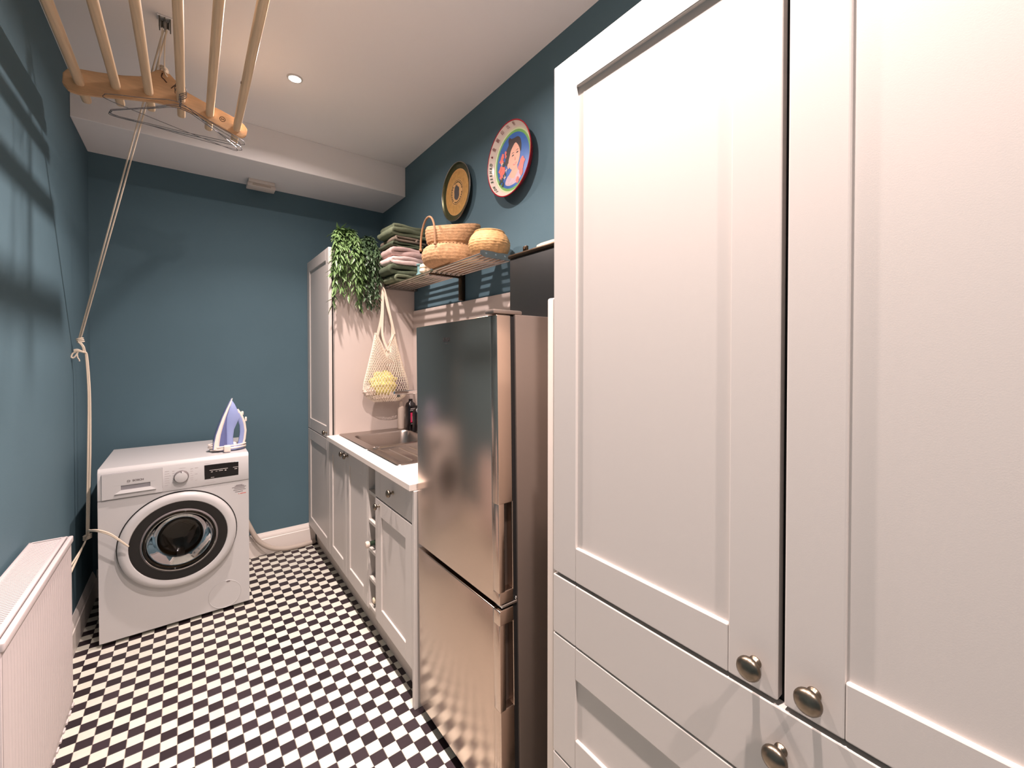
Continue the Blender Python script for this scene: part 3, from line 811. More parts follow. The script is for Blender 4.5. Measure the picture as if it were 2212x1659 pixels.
cloth_ball('cleaning_cloth', (1.015, BY, 1.122), .062, M_rag, 'pale grey cloth at the bottom of the net bag', 1.7, .5, .5, .05)

# ------------------------------------------------------------------ wall trays
def tray_ring(bm, prof, c, n, mi): lathe(bm, prof, c, '-x', n, mi)
t = thing('gold_tray', 'round gold patterned tray with a dark crest, left of the portrait tray on the wall', 'tray', (XR, 2.187, 2.338))
c = (XR - .016, 2.187, 2.338)
obj('wall_hook', box(B(), XR - .018, XR - .001, 2.162, 2.212, 2.32, 2.36, .002, 1), M_black, t)
bm = lathe(B(), [(.10, 0), (.163, .013), (.166, .0145), (.166, .0165), (.163, .0175), (.161, .0165), (.148, .0075), (.146, .007)], c, '-x', 72)
obj('rim', bm, M_olive, t)
bm = tube(B(), [(c[0] - .0165, c[1] + .1645 * math.cos(2 * PI * k / 72), c[2] + .1645 * math.sin(2 * PI * k / 72)) for k in range(72)], .0024, 6, closed=True)
obj('rim_edge', bm, M_steel, t, label='bright rolled edge')
obj('base', lathe(B(), [(.1475, .0074), (.141, .0062), (0, .0062)], c, '-x', 72), M_gold, t)
bm = B()
def disc_ring(bm, r0, r1, h, mi=0, n=60, sy=1., sz=1.):
    lathe(bm, [(r1, h - .0002), (r1, h), (r0, h), (r0, h - .0002)] if r0 > 0 else [(r1, h - .0002), (r1, h), (0, h)], c, '-x', n, mi, sy, sz)
disc_ring(bm, 0, .066, .0064, 0); disc_ring(bm, .0665, .069, .0065, 1); disc_ring(bm, .07, .073, .0064, 0)
disc_ring(bm, .128, .131, .0066, 0)
for k in range(26):       # ring lettering suggested by short marks
    a = 2 * PI * k / 26
    if .15 < (k / 26) % .33 < .19: continue
    r = .058; y, z_ = c[1] + r * math.cos(a), c[2] + r * math.sin(a)
    rot = Matrix.Rotation(a, 4, 'X'); box(bm, c[0] - .0069, c[0] - .0064, y - .0035, y + .0035, z_ - .0048, z_ + .0048, mi=1, rot=rot)
obj('medallion', bm, [M_gold2, M_olive], t, smooth=False)
cp = [(0, .046), (.007, .034), (.012, .046), (.016, .034), (.026, .036), (.024, .026), (.030, .012), (.028, -.008), (.030, -.024), (.02, -.036), (.008, -.042), (-.006, -.044), (-.02, -.036), (-.029, -.022), (-.027, -.004), (-.03, .012), (-.024, .026), (-.012, .030), (-.006, .038)]
bm = prism(B(), [(c[1] + p * .95, c[2] + q) for p, q in cp], 'yz', c[0] - .0075, c[0] - .0065)
obj('crest', bm, M_crest, t, smooth=False)
bm = B(); rr = random.Random(4)
for k in range(170):      # stamped scroll dots around the base
    r = rr.uniform(.08, .124); a = rr.uniform(0, 2 * PI); y, z_ = c[1] + r * math.cos(a), c[2] + r * math.sin(a)
    lathe(bm, [(rr.uniform(.002, .004), .0062), (.0016, .0068), (0, .0068)], (c[0], y, z_), '-x', 6)
obj('scroll_relief', bm, M_gold, t, kind='stuff')

t = thing('portrait_tray', 'round red-rimmed tray with a printed smiling woman and flowers, right of the gold tray', 'tray', (XR, 1.647, 2.328))
c = (XR - .014, 1.647, 2.328)
obj('wall_hook', box(B(), XR - .016, XR - .001, 1.622, 1.672, 2.31, 2.35, .002, 1), M_black, t)
obj('rim', lathe(B(), [(.11, 0), (.15, .004), (.172, .030), (.175, .034), (.175, .037), (.172, .038), (.1695, .036)], c, '-x', 72), M_red, t, label='red outer rim')
obj('inner_rim', lathe(B(), [(.1697, .036), (.153, .012), (.149, .010)], c, '-x', 72), M_rimwhite, t, label='cream sloping inner rim')
obj('green_band', lathe(B(), [(.1492, .0102), (.146, .0085), (.141, .008)], c, '-x', 72), M_palegreen, t)
obj('green_ring', lathe(B(), [(.1412, .008), (.133, .0074), (.129, .0074)], c, '-x', 72), M_green, t)
obj('picture_ground', lathe(B(), [(.1305, .0074), (0, .0072)], c, '-x', 72), M_blue, t, label='blue printed background')
pic = B(); HEAD = [False]
# portrait print: layered flat shapes, p to the viewer's right (towards -y), q up
flat_n = [0]
def flat(pts, h, mi, sm=True):
    flat_n[0] += 1; h = h + flat_n[0] * .1
    if mi in (0, 1, 3, 4, 5) and HEAD[0]: pts = [(.015 + (p - .015) * 1.16, -.046 + (q + .046) * 1.16) for p, q in pts]
    P = spline([(p, q, 0) for p, q in pts], 5, closed=True) if sm else [Vector((p, q, 0)) for p, q in pts]
    pic.faces.new([pic.verts.new((c[0] - .0072 - h * .00018, c[1] - v.x, c[2] + v.y)) for v in P]).material_index = mi
flat([(.0, -.112), (-.045, -.098), (-.052, -.085), (-.03, -.062), (-.008, -.045), (.0, -.03), (.035, -.03), (.04, -.05), (.055, -.07), (.06, -.095), (.035, -.11)], 2, 1)     # shoulders
flat([(-.055, -.102), (-.058, -.085), (-.034, -.062), (-.02, -.075), (.01, -.088), (.03, -.074), (.046, -.06), (.062, -.075), (.064, -.096), (.03, -.112), (-.02, -.114)], 3, 2)  # dress
HEAD[0] = True
flat([(-.004, .085), (-.018, .094), (-.026, .084), (-.025, .066), (-.038, .05), (-.047, .02), (-.05, -.005), (-.04, -.016), (-.024, -.01), (0, .01), (.04, .02), (.058, .014), (.062, .04), (.055, .066), (.038, .08), (.016, .082)], 4, 0)  # hair
flat([(-.006, .040), (-.016, .02), (-.025, .0), (-.024, -.018), (-.012, -.036), (.008, -.046), (.028, -.042), (.046, -.02), (.054, .006), (.05, .028), (.036, .05), (.02, .06)], 5, 1)  # face
flat([(-.028, -.008), (-.034, -.016), (-.03, -.03), (-.022, -.03), (-.02, -.014)], 5, 1)
for ex, ey in ((.006, .012), (.036, .016)):
    flat([(ex - .008, ey), (ex, ey + .004), (ex + .008, ey + .001), (ex, ey - .002)], 7, 0); flat([(ex - .009, ey + .009), (ex, ey + .013), (ex + .009, ey + .010), (ex, ey + .0105)], 7, 0)
flat([(.02, .004), (.026, -.009), (.019, -.011), (.016, -.008)], 7, 3)
flat([(.006, -.024), (.018, -.022), (.032, -.021), (.022, -.029), (.014, -.030)], 7, 4); flat([(.009, -.0245), (.02, -.0235), (.028, -.023), (.019, -.027)], 8, 5)
HEAD[0] = False
for fx, fy, fr in ((-.088, .028, .016), (-.08, .046, .012), (-.094, -.018, .018), (-.075, -.024, .016), (-.09, -.05, .014), (-.055, .055, .008), (-.054, .038, .007), (.066, -.05, .02), (.078, -.03, .018), (.068, -.075, .014), (.04, -.104, .012)):
    flat([(fx + fr * (1 + .25 * math.sin(5 * a + fx * 90)) * math.cos(a), fy + fr * 1.2 * (1 + .2 * math.cos(4 * a)) * math.sin(a)) for a in [2 * PI * k / 10 for k in range(10)]], 6, 4)
for fx, fy in ((-.1, -.072), (-.085, -.066), (-.078, -.09), (-.062, -.05), (-.07, .006)):
    flat([(fx - .012, fy - .008), (fx, fy + .012), (fx + .008, fy + .002), (fx + .002, fy - .012)], 6, 6)
for fx, fy in ((-.062, -.062), (-.05, -.03), (-.085, .012)):
    flat([(fx, fy + .014), (fx + .003, fy + .003), (fx + .013, fy), (fx + .003, fy - .003), (fx, fy - .013), (fx - .003, fy - .003), (fx - .012, fy), (fx - .003, fy + .003)], 6, 5, False)
obj('portrait_print', pic, [M_hair, M_skin, M_dress, M_skin2, M_coral, M_rimwhite, M_darkgreen], t, smooth=False)
# rim lettering; angle measured from the viewer's right, counter-clockwise
def ring_text(chars, a0, step, size, mm, name, bold=0., flip=False):
    out = B()
    for k, ch in enumerate(chars):
        if ch == ' ': continue
        a = math.radians(a0 + step * k)
        e = Vector((0, -math.cos(a), math.sin(a)))           # outward
        tg = Vector((0, -math.cos(a - PI / 2), math.sin(a - PI / 2)))   # clockwise
        sl = Vector((-.024, 0, 0)) + e * .0187; sl.normalize()
        r = .1605; o = Vector(c) + Vector((-.0247, 0, 0)) + e * r
        nrm = tg.cross(sl)
        tb = text_bm(ch, size, o + nrm * .0004, tg, sl, depth=0, align='CENTER', bold=bold)
        merge(out, tb)
    return obj(name, out, mm, t, smooth=False)
ring_text('SON BERHAD', 229, -6.6, .0175, M_darkgreen, 'rim_lettering', .0006)
ring_text('★', 157, -6, .017, M_darkred, 'rim_star')
ring_text('金麗印比哲', 144, -16.5, .0195, M_darkred, 'rim_characters')

# ------------------------------------------------------------------ washing machine
WX0, WX1, WY0, WY1, WH = -.345, .255, 2.80, 3.36, .848
t = thing('washing_machine', 'white front-loading washing machine against the back wall', 'washing machine', (-.045, 3.08, 0))
bm = B()
box(bm, WX0, WX0 + .02, WY0 + .005, WY1, .02, WH - .02); box(bm, WX1 - .02, WX1, WY0 + .005, WY1, .02, WH - .02); box(bm, WX0, WX1, WY1 - .02, WY1, .02, WH - .02); box(bm, WX0 + .02, WX1 - .02, WY0 + .03, WY1, .02, .04)
# front plate with a round opening
DC = (-.042, .449); DR = .205
outer = []; inner = []
n = 64
for k in range(n):
    a = 2 * PI * (k + .5) / n; ca_, sa_ = math.cos(a), math.sin(a)
    ex = (WX1 - DC[0]) if ca_ > 0 else (DC[0] - WX0); ez = (.697 - DC[1]) if sa_ > 0 else (DC[1] - .02)
    s_ = min(ex / abs(ca_) if abs(ca_) > 1e-6 else 9, ez / abs(sa_) if abs(sa_) > 1e-6 else 9)
    outer.append((DC[0] + ca_ * s_, DC[1] + sa_ * s_)); inner.append((DC[0] + ca_ * DR, DC[1] + sa_ * DR))
# snap the four corners
for cx_, cz_ in ((WX0, .02), (WX1, .02), (WX0, .697), (WX1, .697)):
    i = min(range(n), key=lambda q: (outer[q][0] - cx_) ** 2 + (outer[q][1] - cz_) ** 2); outer[i] = (cx_, cz_)
fo = [bm.verts.new((x, WY0, z_)) for x, z_ in outer]; fi = [bm.verts.new((x, WY0, z_)) for x, z_ in inner]; fb = [bm.verts.new((x, WY0 + .05, z_)) for x, z_ in inner]
fs = [bm.verts.new((x, WY0 + .03, z_)) for x, z_ in outer]
for k in range(n):
    k2 = (k + 1) % n
    bm.faces.new((fo[k], fo[k2], fi[k2], fi[k])); bm.faces.new((fi[k], fi[k2], fb[k2], fb[k])); bm.faces.new((fo[k], fo[k2], fs[k2], fs[k]))
obj('body', bm, M_enamel, t)
obj('top_panel', box(B(), WX0, WX1, WY0 + .0295, WY1, WH - .025, WH, .0012, 1), M_enamel, t)
cp = obj('control_panel', prism(B(), [(WY0 + .03, .699), (WY0 - .002, .699), (WY0 - .004, .705), (WY0, .828), (WY0 + .006, .839), (WY0 + .016, WH), (WY0 + .03, WH)], 'yz', WX0, WX1, bev=.001), M_enamel, t)
def fy(z_): return WY0 - .004 + (z_ - .705) / .123 * .004
bm = B()   # drawer front with a recessed grip (frame of four + recess)
dy = WY0 - .0075
xa, xb, za, zb, rx0, rx1, rz0, rz1 = -.330, -.112, .703, .822, -.264, -.157, .739, .7615
for (q0, q1, r0, r1) in ((xa, rx0, za, zb), (rx1, xb, za, zb), (rx0, rx1, za, rz0), (rx0, rx1, rz1, zb)):
    box(bm, q0, q1, dy, WY0 + .002, r0, r1)
wd = obj('detergent_drawer', bm, M_enamel, t)
bm = B()
quad(bm, [(rx0 - .022, dy - .0003, rz1 + .004), (rx1 + .022, dy - .0003, rz1 + .004), (rx1, dy + .006, rz1), (rx0, dy + .006, rz1)])
quad(bm, [(rx0, dy + .004, rz0), (rx1, dy + .004, rz0), (rx1, dy + .007, rz1), (rx0, dy + .007, rz1)])
obj('grip_recess', bm, M_grey_plastic, wd, smooth=False)
bm = B()
quad(bm, [(rx0 - .022, dy - .007, .7245), (rx1 + .022, dy - .007, .7245), (rx1, dy - .0004, rz0 + .001), (rx0, dy - .0004, rz0 + .001)])
quad(bm, [(rx0 - .022, dy - .007, .7245), (rx1 + .022, dy - .007, .7245), (rx1 + .022, dy, .7225), (rx0 - .022, dy, .7225)])
for xe, xi in ((rx0 - .022, rx0), (rx1 + .022, rx1)): bm.faces.new([bm.verts.new(p) for p in ((xe, dy - .007, .7245), (xi, dy - .0004, rz0 + .001), (xe, dy, .7225))])
obj('grip_lip', bm, M_enamel, wd, smooth=False)
bm = B()
box(bm, xa - .0012, xb + .0012, dy + .004, WY0 + .001, za - .0015, zb + .0015)
obj('drawer_gap', bm, M_grey_plastic, wd)
bm = text_bm('BOSCH', .0125, (-.222, dy, .7795), (1, 0, 0), (0, 0, 1), depth=.0004, bold=.0006)
tube(bm, [(-.236 + .0058 * math.cos(2 * PI * k / 24), dy - .0004, .7795 + .0058 * math.sin(2 * PI * k / 24)) for k in range(24)], .0006, 4, closed=True)
for q in (-1, 1): box(bm, -.236 + q * .003 - .0006, -.236 + q * .003 + .0006, dy - .0006, dy, .7762, .7828)
box(bm, -.239, -.233, dy - .0006, dy, .779, .780)
obj('badge', bm, M_grey_print, wd, smooth=False)
bm = B(); box(bm, xa - .001, xa, dy, dy + .001, za, zb)
bm = lathe(B(), [(.031, 0), (.031, .006), (.0285, .02), (.0265, .0215)], (-.037, fy(.766), .766), '-y', 40); dl = obj('dial', bm, M_dial, t)
obj('dial_face', lathe(B(), [(.0266, .0212), (.024, .0222), (0, .0226)], (-.037, fy(.766), .766), '-y', 40), M_enamel, dl)
obj('dial_mark', box(B(), -.0385, -.0355, fy(.766) - .0224, fy(.766) - .021, .788, .795), M_black, dl)
dp = obj('display', box(B(), .058, .208, fy(.768) - .0012, fy(.768) + .008, .731, .807, .0008, 1), M_black_gloss, t)
bm = B(); yd = fy(.768) - .0016
for x0_, x1_, z0_, z1_ in ((.080, .160, .7755, .7785), (.183, .207, .776, .7785), (.086, .094, .766, .770), (.120, .138, .7675, .7705), (.146, .153, .765, .771), (.190, .202, .766, .770), (.106, .114, .768, .770), (.085, .1, .737, .7395)):
    box(bm, x0_, x1_, yd, yd + .0006, z0_, z1_)
obj('display_icons', bm, M_white_print, dp, smooth=False)
bm = B(); rr = random.Random(11)
for col_x, al, rows_ in ((-.102, 1, 7), (-.073, 1, 6), (.0, 1, 6), (.018, 1, 3)):
    for r_ in range(rows_):
        z_ = .800 - r_ * .0115 + (0 if col_x < -.08 else -.002); w_ = rr.uniform(.010, .024) if col_x < -.08 else (rr.uniform(.006, .012) if col_x < .01 else rr.uniform(.010, .016))
        if col_x == .018: z_ = .800 - r_ * .032
        box(bm, col_x, col_x + w_, fy(z_) - .0003, fy(z_) + .001, z_ - .0012, z_ + .0012)
box(bm, .058, .105, fy(.714) - .0003, fy(.714) + .001, .7125, .7150); box(bm, .058, .085, fy(.815) - .0003, fy(.815) + .001, .8145, .8158); box(bm, -.046, -.02, fy(.808) - .0003, fy(.808) + .001, .8070, .8083)
obj('programme_lettering', bm, M_light_print, t, smooth=False)
bm = B(); ys = WY0 - .0004
for k, (x0_, x1_, z_) in enumerate(((.196, .226, .675), (.190, .234, .670), (.178, .243, .664), (.188, .236, .657), (.184, .241, .649), (.192, .228, .639))):
    box(bm, x0_, x1_, ys, ys + .0006, z_ - .0016, z_ + .0016)
obj('sticker', bm, M_grey_print, t, smooth=False)
bm = B(); box(bm, .206, .211, ys, ys + .0006, .6255, .6285); box(bm, .215, .242, ys, ys + .0006, .6250, .6290)
obj('sticker_red_line', bm, M_red_print, t, smooth=False)
obj('filter_flap', lathe(B(), [(.0735, -.001), (.0735, .001), (.0725, .0022), (.071, .001), (0, .001)], (.143, WY0, .093), '-y', 48), M_enamel, t)
obj('flap_catch', box(B(), .150, .166, WY0 - .0022, WY0, .155, .161), M_grey_print, t)
for x_ in (WX0 + .05, WX1 - .05):
    for y_ in (WY0 + .06, WY1 - .06): obj('foot', lathe(B(), [(0, 0), (.02, 0), (.02, .012), (.008, .014), (.008, .022), (0, .022)], (x_, y_, 0), 'z', 14), M_black, t)
# porthole door
DCY = WY0
dr = obj('door', lathe(B(), [(.233, .002), (.238, .008), (.236, .026), (.228, .034), (.214, .0365), (.199, .034), (.196, .030)], (DC[0], DCY, DC[1]), '-y', 72), M_enamel, t, label='white porthole door ring')
obj('dark_ring', lathe(B(), [(.1965, .031), (.175, .030), (.155, .027), (.15, .020), (.15, -.002)], (DC[0], DCY, DC[1]), '-y', 72), M_black_gloss, dr, label='glossy black inner ring')
gp = [(.151, .026), (.150, .040), (.142, .044), (.134, .040), (.128, .012), (.112, -.045), (.09, -.075), (.06, -.088), (0, -.092)]
obj('door_glass', lathe(B(), gp, (DC[0], DCY, DC[1]), '-y', 64), M_glass, dr, label='deep glass porthole bowl', ang=60)
obj('glass_rim', lathe(B(), [(.156, .0275), (.154, .036), (.149, .037), (.148, .029)], (DC[0], DCY, DC[1]), '-y', 64), M_grey_print, dr)
obj('door_gap', lathe(B(), [(.234, -.001), (.242, -.001), (.242, .0018), (.234, .0018)], (DC[0], DCY, DC[1] + .0005), '-y', 72), M_black, t)
bm = lathe(B(), [(.20, -.055), (.17, -.06), (.165, -.1), (.21, -.11), (.235, -.13), (.235, -.36), (0, -.37)], (DC[0], DCY, DC[1]), '-y', 56)
dm = obj('drum', bm, M_drum, t, label='steel drum inside the porthole')
bm = B()
for k in range(3):
    a = 2 * PI * k / 3 + .5; rot = Matrix.Rotation(-a, 4, 'Y')
    box(bm, DC[0] + .205 * math.cos(a) - .03, DC[0] + .205 * math.cos(a) + .03, DCY + .15, DCY + .35, DC[1] + .205 * math.sin(a) - .02, DC[1] + .205 * math.sin(a) + .02, .01, 2, rot=rot)
obj('drum_paddles', bm, M_grey_plastic, dm)
obj('door_gasket', lathe(B(), [(.206, -.01), (.19, -.015), (.172, -.03), (.172, -.058), (.206, -.06)], (DC[0], DCY, DC[1]), '-y', 56), M_black, t)
obj('drain_hose', tube(B(), spline([(.235, 3.395, .42), (.275, 3.395, .33), (.31, 3.39, .235), (.36, 3.385, .125), (.43, 3.38, .058), (.52, 3.378, .026), (.63, 3.385, .018), (.72, 3.40, .018)], 8), .0155, 14), M_hose, label='grey waste hose curving from behind the washing machine to the larder', cat='hose')

# ------------------------------------------------------------------ steam iron on the machine
t = thing('steam_iron', 'blue and white steam iron standing on its heel on the washing machine', 'iron', (.17, 2.95, WH))
IY = 2.95
def ihw(z_): return .056 * max(0., 1 - ((z_ - .86) / .284)) ** .62 + .001
def islab(prof, fac, m, name, kk=None):
    """profile strip (x_left, x_right, z) widened in y by the plan of the soleplate"""
    bm = B(); rings = []
    for xl, xr, z_ in prof:
        h = ihw(z_) * fac; r = min(.35 * (xr - xl), h * .5)
        if kk: h *= kk
        ring = [(xl, IY - h), (xl + r * .2, IY - h), (xr - r, IY - h), (xr, IY - h + r), (xr, IY + h - r), (xr - r, IY + h), (xl + r * .2, IY + h), (xl, IY + h)]
        rings.append([bm.verts.new((x, y, z_)) for x, y in ring])
    for A, Q in zip(rings, rings[1:]):
        n_ = len(A)
        for k in range(n_): bm.faces.new((A[k], A[(k + 1) % n_], Q[(k + 1) % n_], Q[k]))
    bm.faces.new(rings[0][::-1]); bm.faces.new(rings[-1])
    return obj(name, bm, m, t, ang=40)
edge = [(.0975, .866), (.101, .90), (.110, .945), (.124, .99), (.141, 1.04), (.160, 1.085), (.174, 1.115), (.1865, 1.142)]
islab([(x, x + .004, z_) for x, z_ in edge], 1.02, M_iron_dark, 'soleplate')
islab([(x + .0042, x + .0042 + w_, z_) for (x, z_), w_ in zip(edge, (.026, .025, .023, .020, .017, .013, .009, .003))], 1.0, M_iron_white, 'skirt')
islab([(x + .026 - k * .0026, r_, z_) for k, ((x, z_), r_) in enumerate(zip(edge[:7], (.165, .165, .164, .163, .166, .178, .186)))], .86, M_iron_dark, 'water_tank')
def hole_band(pts_l, m, name, hw):
    bm = B(); rings = []
    for (x, z_), (wx, wz), h in pts_l:
        rings.append([bm.verts.new((x + wx * a, IY + h * b, z_ + wz * a)) for a, b in ((-1, -.8), (-.6, -1), (.6, -1), (1, -.8), (1, .8), (.6, 1), (-.6, 1), (-1, .8))])
    for A, Q in zip(rings, rings[1:]):
        for k in range(8): bm.faces.new((A[k], A[(k + 1) % 8], Q[(k + 1) % 8], Q[k]))
    bm.faces.new(rings[0][::-1]); bm.faces.new(rings[-1])
    return obj(name, bm, m, t, ang=50)
hole_band([((.186, 1.130), (.004, .002), .005), ((.187, 1.105), (.016, .004), .013), ((.190, 1.07), (.026, .004), .02), ((.192, 1.03), (.033, .002), .024), ((.184, 1.0), (.028, 0), .024), ((.178, .965), (.020, 0), .026), ((.175, .92), (.018, 0), .03), ((.176, .866), (.02, 0), .034)], M_iron_blue, 'upper_body', .02)
hole_band([((.212, 1.05), (.012, .008), .018), ((.228, 1.02), (.011, .006), .017), ((.2365, .985), (.011, .002), .016), ((.238, .945), (.011, -.001), .016), ((.233, .90), (.011, -.002), .017), ((.225, .866), (.012, 0), .02)], M_iron_blue, 'handle', .016)
hole_band([((.215, 1.075), (.006, .004), .013), ((.232, 1.045), (.007, .004), .015), ((.2475, 1.0), (.0065, .002), .015), ((.253, .955), (.0065, -.001), .014), ((.2485, .905), (.0065, -.002), .015), ((.2385, .866), (.007, 0), .018)], M_iron_white, 'handle_back', .015)
islab([(.13, .245, .852), (.13, .245, .868)], .75, M_iron_blue, 'heel')
bm = box(B(), .234, .246, IY - .01, IY + .01, 1.042, 1.064, .004, 2); box(bm, .252, .262, IY - .007, IY + .007, 1.005, 1.03, .003, 2)
obj('spray_buttons', bm, M_iron_white, t)
bm = lathe(B(), [(.016, 0), (.016, .014), (.010, .022), (0, .022)], (.196, IY, .868), 'z', 18); obj('temperature_dial', bm, M_iron_white, t)
pts = []
for k in range(80):
    a = 2 * PI * k / 22; zz = .858 + .026 * k / 79
    pts.append((.168 + (.084 + .004 * math.sin(k)) * math.cos(a), IY + (.064 + .003 * math.cos(k * 1.7)) * math.sin(a), zz + .003 * math.sin(a * 1.5)))
pc = obj('power_cord', tube(B(), spline(pts, 2), .0046, 7), M_iron_white, t)
bm = box(B(), .146, .178, 2.858, 2.884, .8515, .889, .006, 3)
obj('plug', bm, M_iron_white, pc)

# ------------------------------------------------------------------ radiator
RX0, RX1, RY0, RY1, RZ0, RZ1 = XL + .012, -.33, 1.452, 2.171, .15, .749
t = thing('radiator', 'white panel radiator with a slatted top grille on the left wall', 'radiator', ((RX0 + RX1) / 2, 1.8, .15))
bm = B()
zb_, zt_ = RZ0 + .022, RZ1 - .012
nfl = 30; p_ = (RY1 - RY0 - .04) / nfl
prof = [(RY0 + .006, 0), (RY0 + .016, 0)]
for k in range(nfl):
    y = RY0 + .02 + k * p_; prof += [(y, 0), (y + p_ * .30, .0022), (y + p_ * .70, .0022), (y + p_, 0)]
prof += [(RY1 - .016, 0), (RY1 - .006, 0)]
levels = [(zb_, 0.), (zb_ + .03, 1.), (zt_ - .065, 1.), (zt_ - .035, 0.), (zt_, 0.)]
rows_ = [[bm.verts.new((RX1 - .010 + .006 * 1 - (0.004 if False else 0) + d_ * lv, y, z_)) for y, d_ in prof] for z_, lv in levels]
for A, Q in zip(rows_, rows_[1:]):
    for k in range(len(A) - 1): bm.faces.new((A[k], A[k + 1], Q[k + 1], Q[k]))
box(bm, RX1 - .016, RX1 - .0045, RY0 + .002, RY1 - .002, RZ0, RZ1 - .012, .003, 2)
obj('front_panel', bm, M_radiator, t, ang=25)
obj('front_rail', box(B(), RX1 - .012, RX1 + .001, RY0, RY1, RZ1 - .022, RZ1, .004, 3), M_radiator, t)
obj('back_panel', box(B(), RX0 + .001, RX0 + .014, RY0 + .004, RY1 - .004, RZ0, RZ1 - .014, .003, 2), M_radiator, t)
for y in (RY0, RY1 - .004): obj('side_cover', box(B(), RX0 + .004, RX1 - .012, y, y + .004, RZ0 + .03, RZ1 - .001, .001, 1), M_radiator, t)
bm = B(); box(bm, RX1 - .027, RX1 - .0145, RY0 + .004, RY1 - .004, RZ1 - .008, RZ1 + .002, .002, 2); box(bm, RX0 + .001, RX0 + .011, RY0 + .004, RY1 - .004, RZ1 - .008, RZ1 + .002, .002, 2)
box(bm, RX0 + .001, RX1 - .0145, RY1 - .010, RY1 - .004, RZ1 - .008, RZ1 + .002, .001, 1)
gr = obj('grille', bm, M_radiator, t)
sl = None; ns = 62
for k in range(ns):
    y = RY0 + .012 + k * (RY1 - RY0 - .024) / ns
    if sl is None:
        sl = obj('slat', box(B(), RX0 + .010, RX1 - .025, 0, .0062, -.006, 0, .001, 1), M_radiator, gr); o = sl
    else: o = sl.copy(); C.objects.link(o)
    o.location = Vector((0, y, RZ1)) - wtrans(gr)
bm = B()
for k in range(30):
    y = RY0 + .025 + k * (RY1 - RY0 - .05) / 29
    box(bm, RX0 + .02, RX1 - .02, y, y + .004, RZ0 + .02, RZ1 - .025)
obj('convector_fins', bm, M_radiator, t)
bm = B()
for k in range(16):
    y = RY0 + .03 + k * (RY1 - RY0 - .06) / 15; box(bm, RX1 - .008, RX1 - .001, y, y + .022, RZ0 - .002, RZ0 + .006, .001, 1)
obj('bottom_lip', bm, M_radiator, t)
bm = tube(B(), spline([(XL + .055, RY1 - .03, RZ0 + .03), (XL + .055, RY1 + .05, RZ0 + .03), (XL + .05, RY1 + .075, RZ0 + .01), (XL + .045, RY1 + .08, .0)], 6), .0085, 10)
lathe(bm, [(.012, 0), (.016, .004), (.016, .045), (.010, .05), (0, .05)], (XL + .055, RY1 + .05, RZ0 + .03), 'z', 14)
obj('valve_pipe', bm, M_radiator, t)

# ------------------------------------------------------------------ ceiling airer
AY0, AY1 = .34, 2.33
t = thing('clothes_airer', 'wooden ceiling clothes airer with six rails and shaped ply end frames', 'clothes airer', (-.075, 1.3, 2.47))
fr = [(-.366, 2.452), (-.352, 2.474), (-.325, 2.483), (-.27, 2.492), (-.20, 2.508), (-.15, 2.525), (-.118, 2.552), (-.095, 2.574), (-.078, 2.578), (-.058, 2.574), (-.030, 2.545), (0, 2.518), (.06, 2.498), (.12, 2.483), (.172, 2.466), (.205, 2.448), (.219, 2.428), (.213, 2.398), (.196, 2.386), (.172, 2.388), (.10, 2.413), (.03, 2.434), (-.03, 2.443), (-.10, 2.440), (-.17, 2.425), (-.25, 2.405), (-.325, 2.388), (-.352, 2.390), (-.368, 2.412)]
rails = [(-.322, 2.432), (-.221, 2.456), (-.123, 2.470), (-.020, 2.478), (.078, 2.452), (.176, 2.420)]
for y in (AY0, AY1):
    e = obj('end_frame', prism(B(), fr, 'xz', y, y + .018, bev=.003), M_ply, t)
    if y == AY1:
        bm = tube(B(), [(.124 + .0105 * math.cos(2 * PI * k / 28), AY1 - .0003, 2.444 + .0105 * math.sin(2 * PI * k / 28)) for k in range(28)], .0008, 4, closed=True)
        tube(bm, [(.124 + .0085 * math.cos(2 * PI * k / 28), AY1 - .0003, 2.444 + .0085 * math.sin(2 * PI * k / 28)) for k in range(28)], .0004, 4, closed=True)
        for q in (-1, 1): box(bm, .124 + q * .0035 - .0011, .124 + q * .0035 + .0011, AY1 - .0008, AY1, 2.4405, 2.4475)
        box(bm, .1205, .1275, AY1 - .0008, AY1, 2.443, 2.445)
        obj('maker_mark', bm, M_burn, e, smooth=False)
        bm = tube(B(), spline([(-.079, AY1 - .001, 2.565), (-.082, AY1 - .001, 2.548), (-.074, AY1 - .001, 2.54), (-.066, AY1 - .001, 2.53)], 5), .0022, 5)
        tube(bm, spline([(-.052, AY1 - .001, 2.512), (-.04, AY1 - .001, 2.528), (-.03, AY1 - .001, 2.53)], 5), .0018, 5)
        obj('cord_slot', bm, M_burn, e)
r0 = None
for x, z_ in rails:
    if r0 is None:
        bm = B()
        rr_ = .0145; ring = rrect(-rr_, rr_, -rr_ * 1.02, rr_ * 1.02, .0115, 4)
        loft(bm, [[(px, AY0 - .055, pz) for px, pz in ring], [(px, AY1 + .145, pz) for px, pz in ring]]); bm.faces.new([bm.verts.new((px, AY0 - .055, pz)) for px, pz in ring])
        r0 = obj('rail', bm, M_wood, t); o = r0
    else: o = r0.copy(); C.objects.link(o)
    o.location = Vector((x, 0, z_)) - t.location
bm = B(); ball(bm, (.176 - .0145, 1.93, 2.42), .006, 2, .3, 1.3, .8)
obj('knot', bm, M_burn, t)

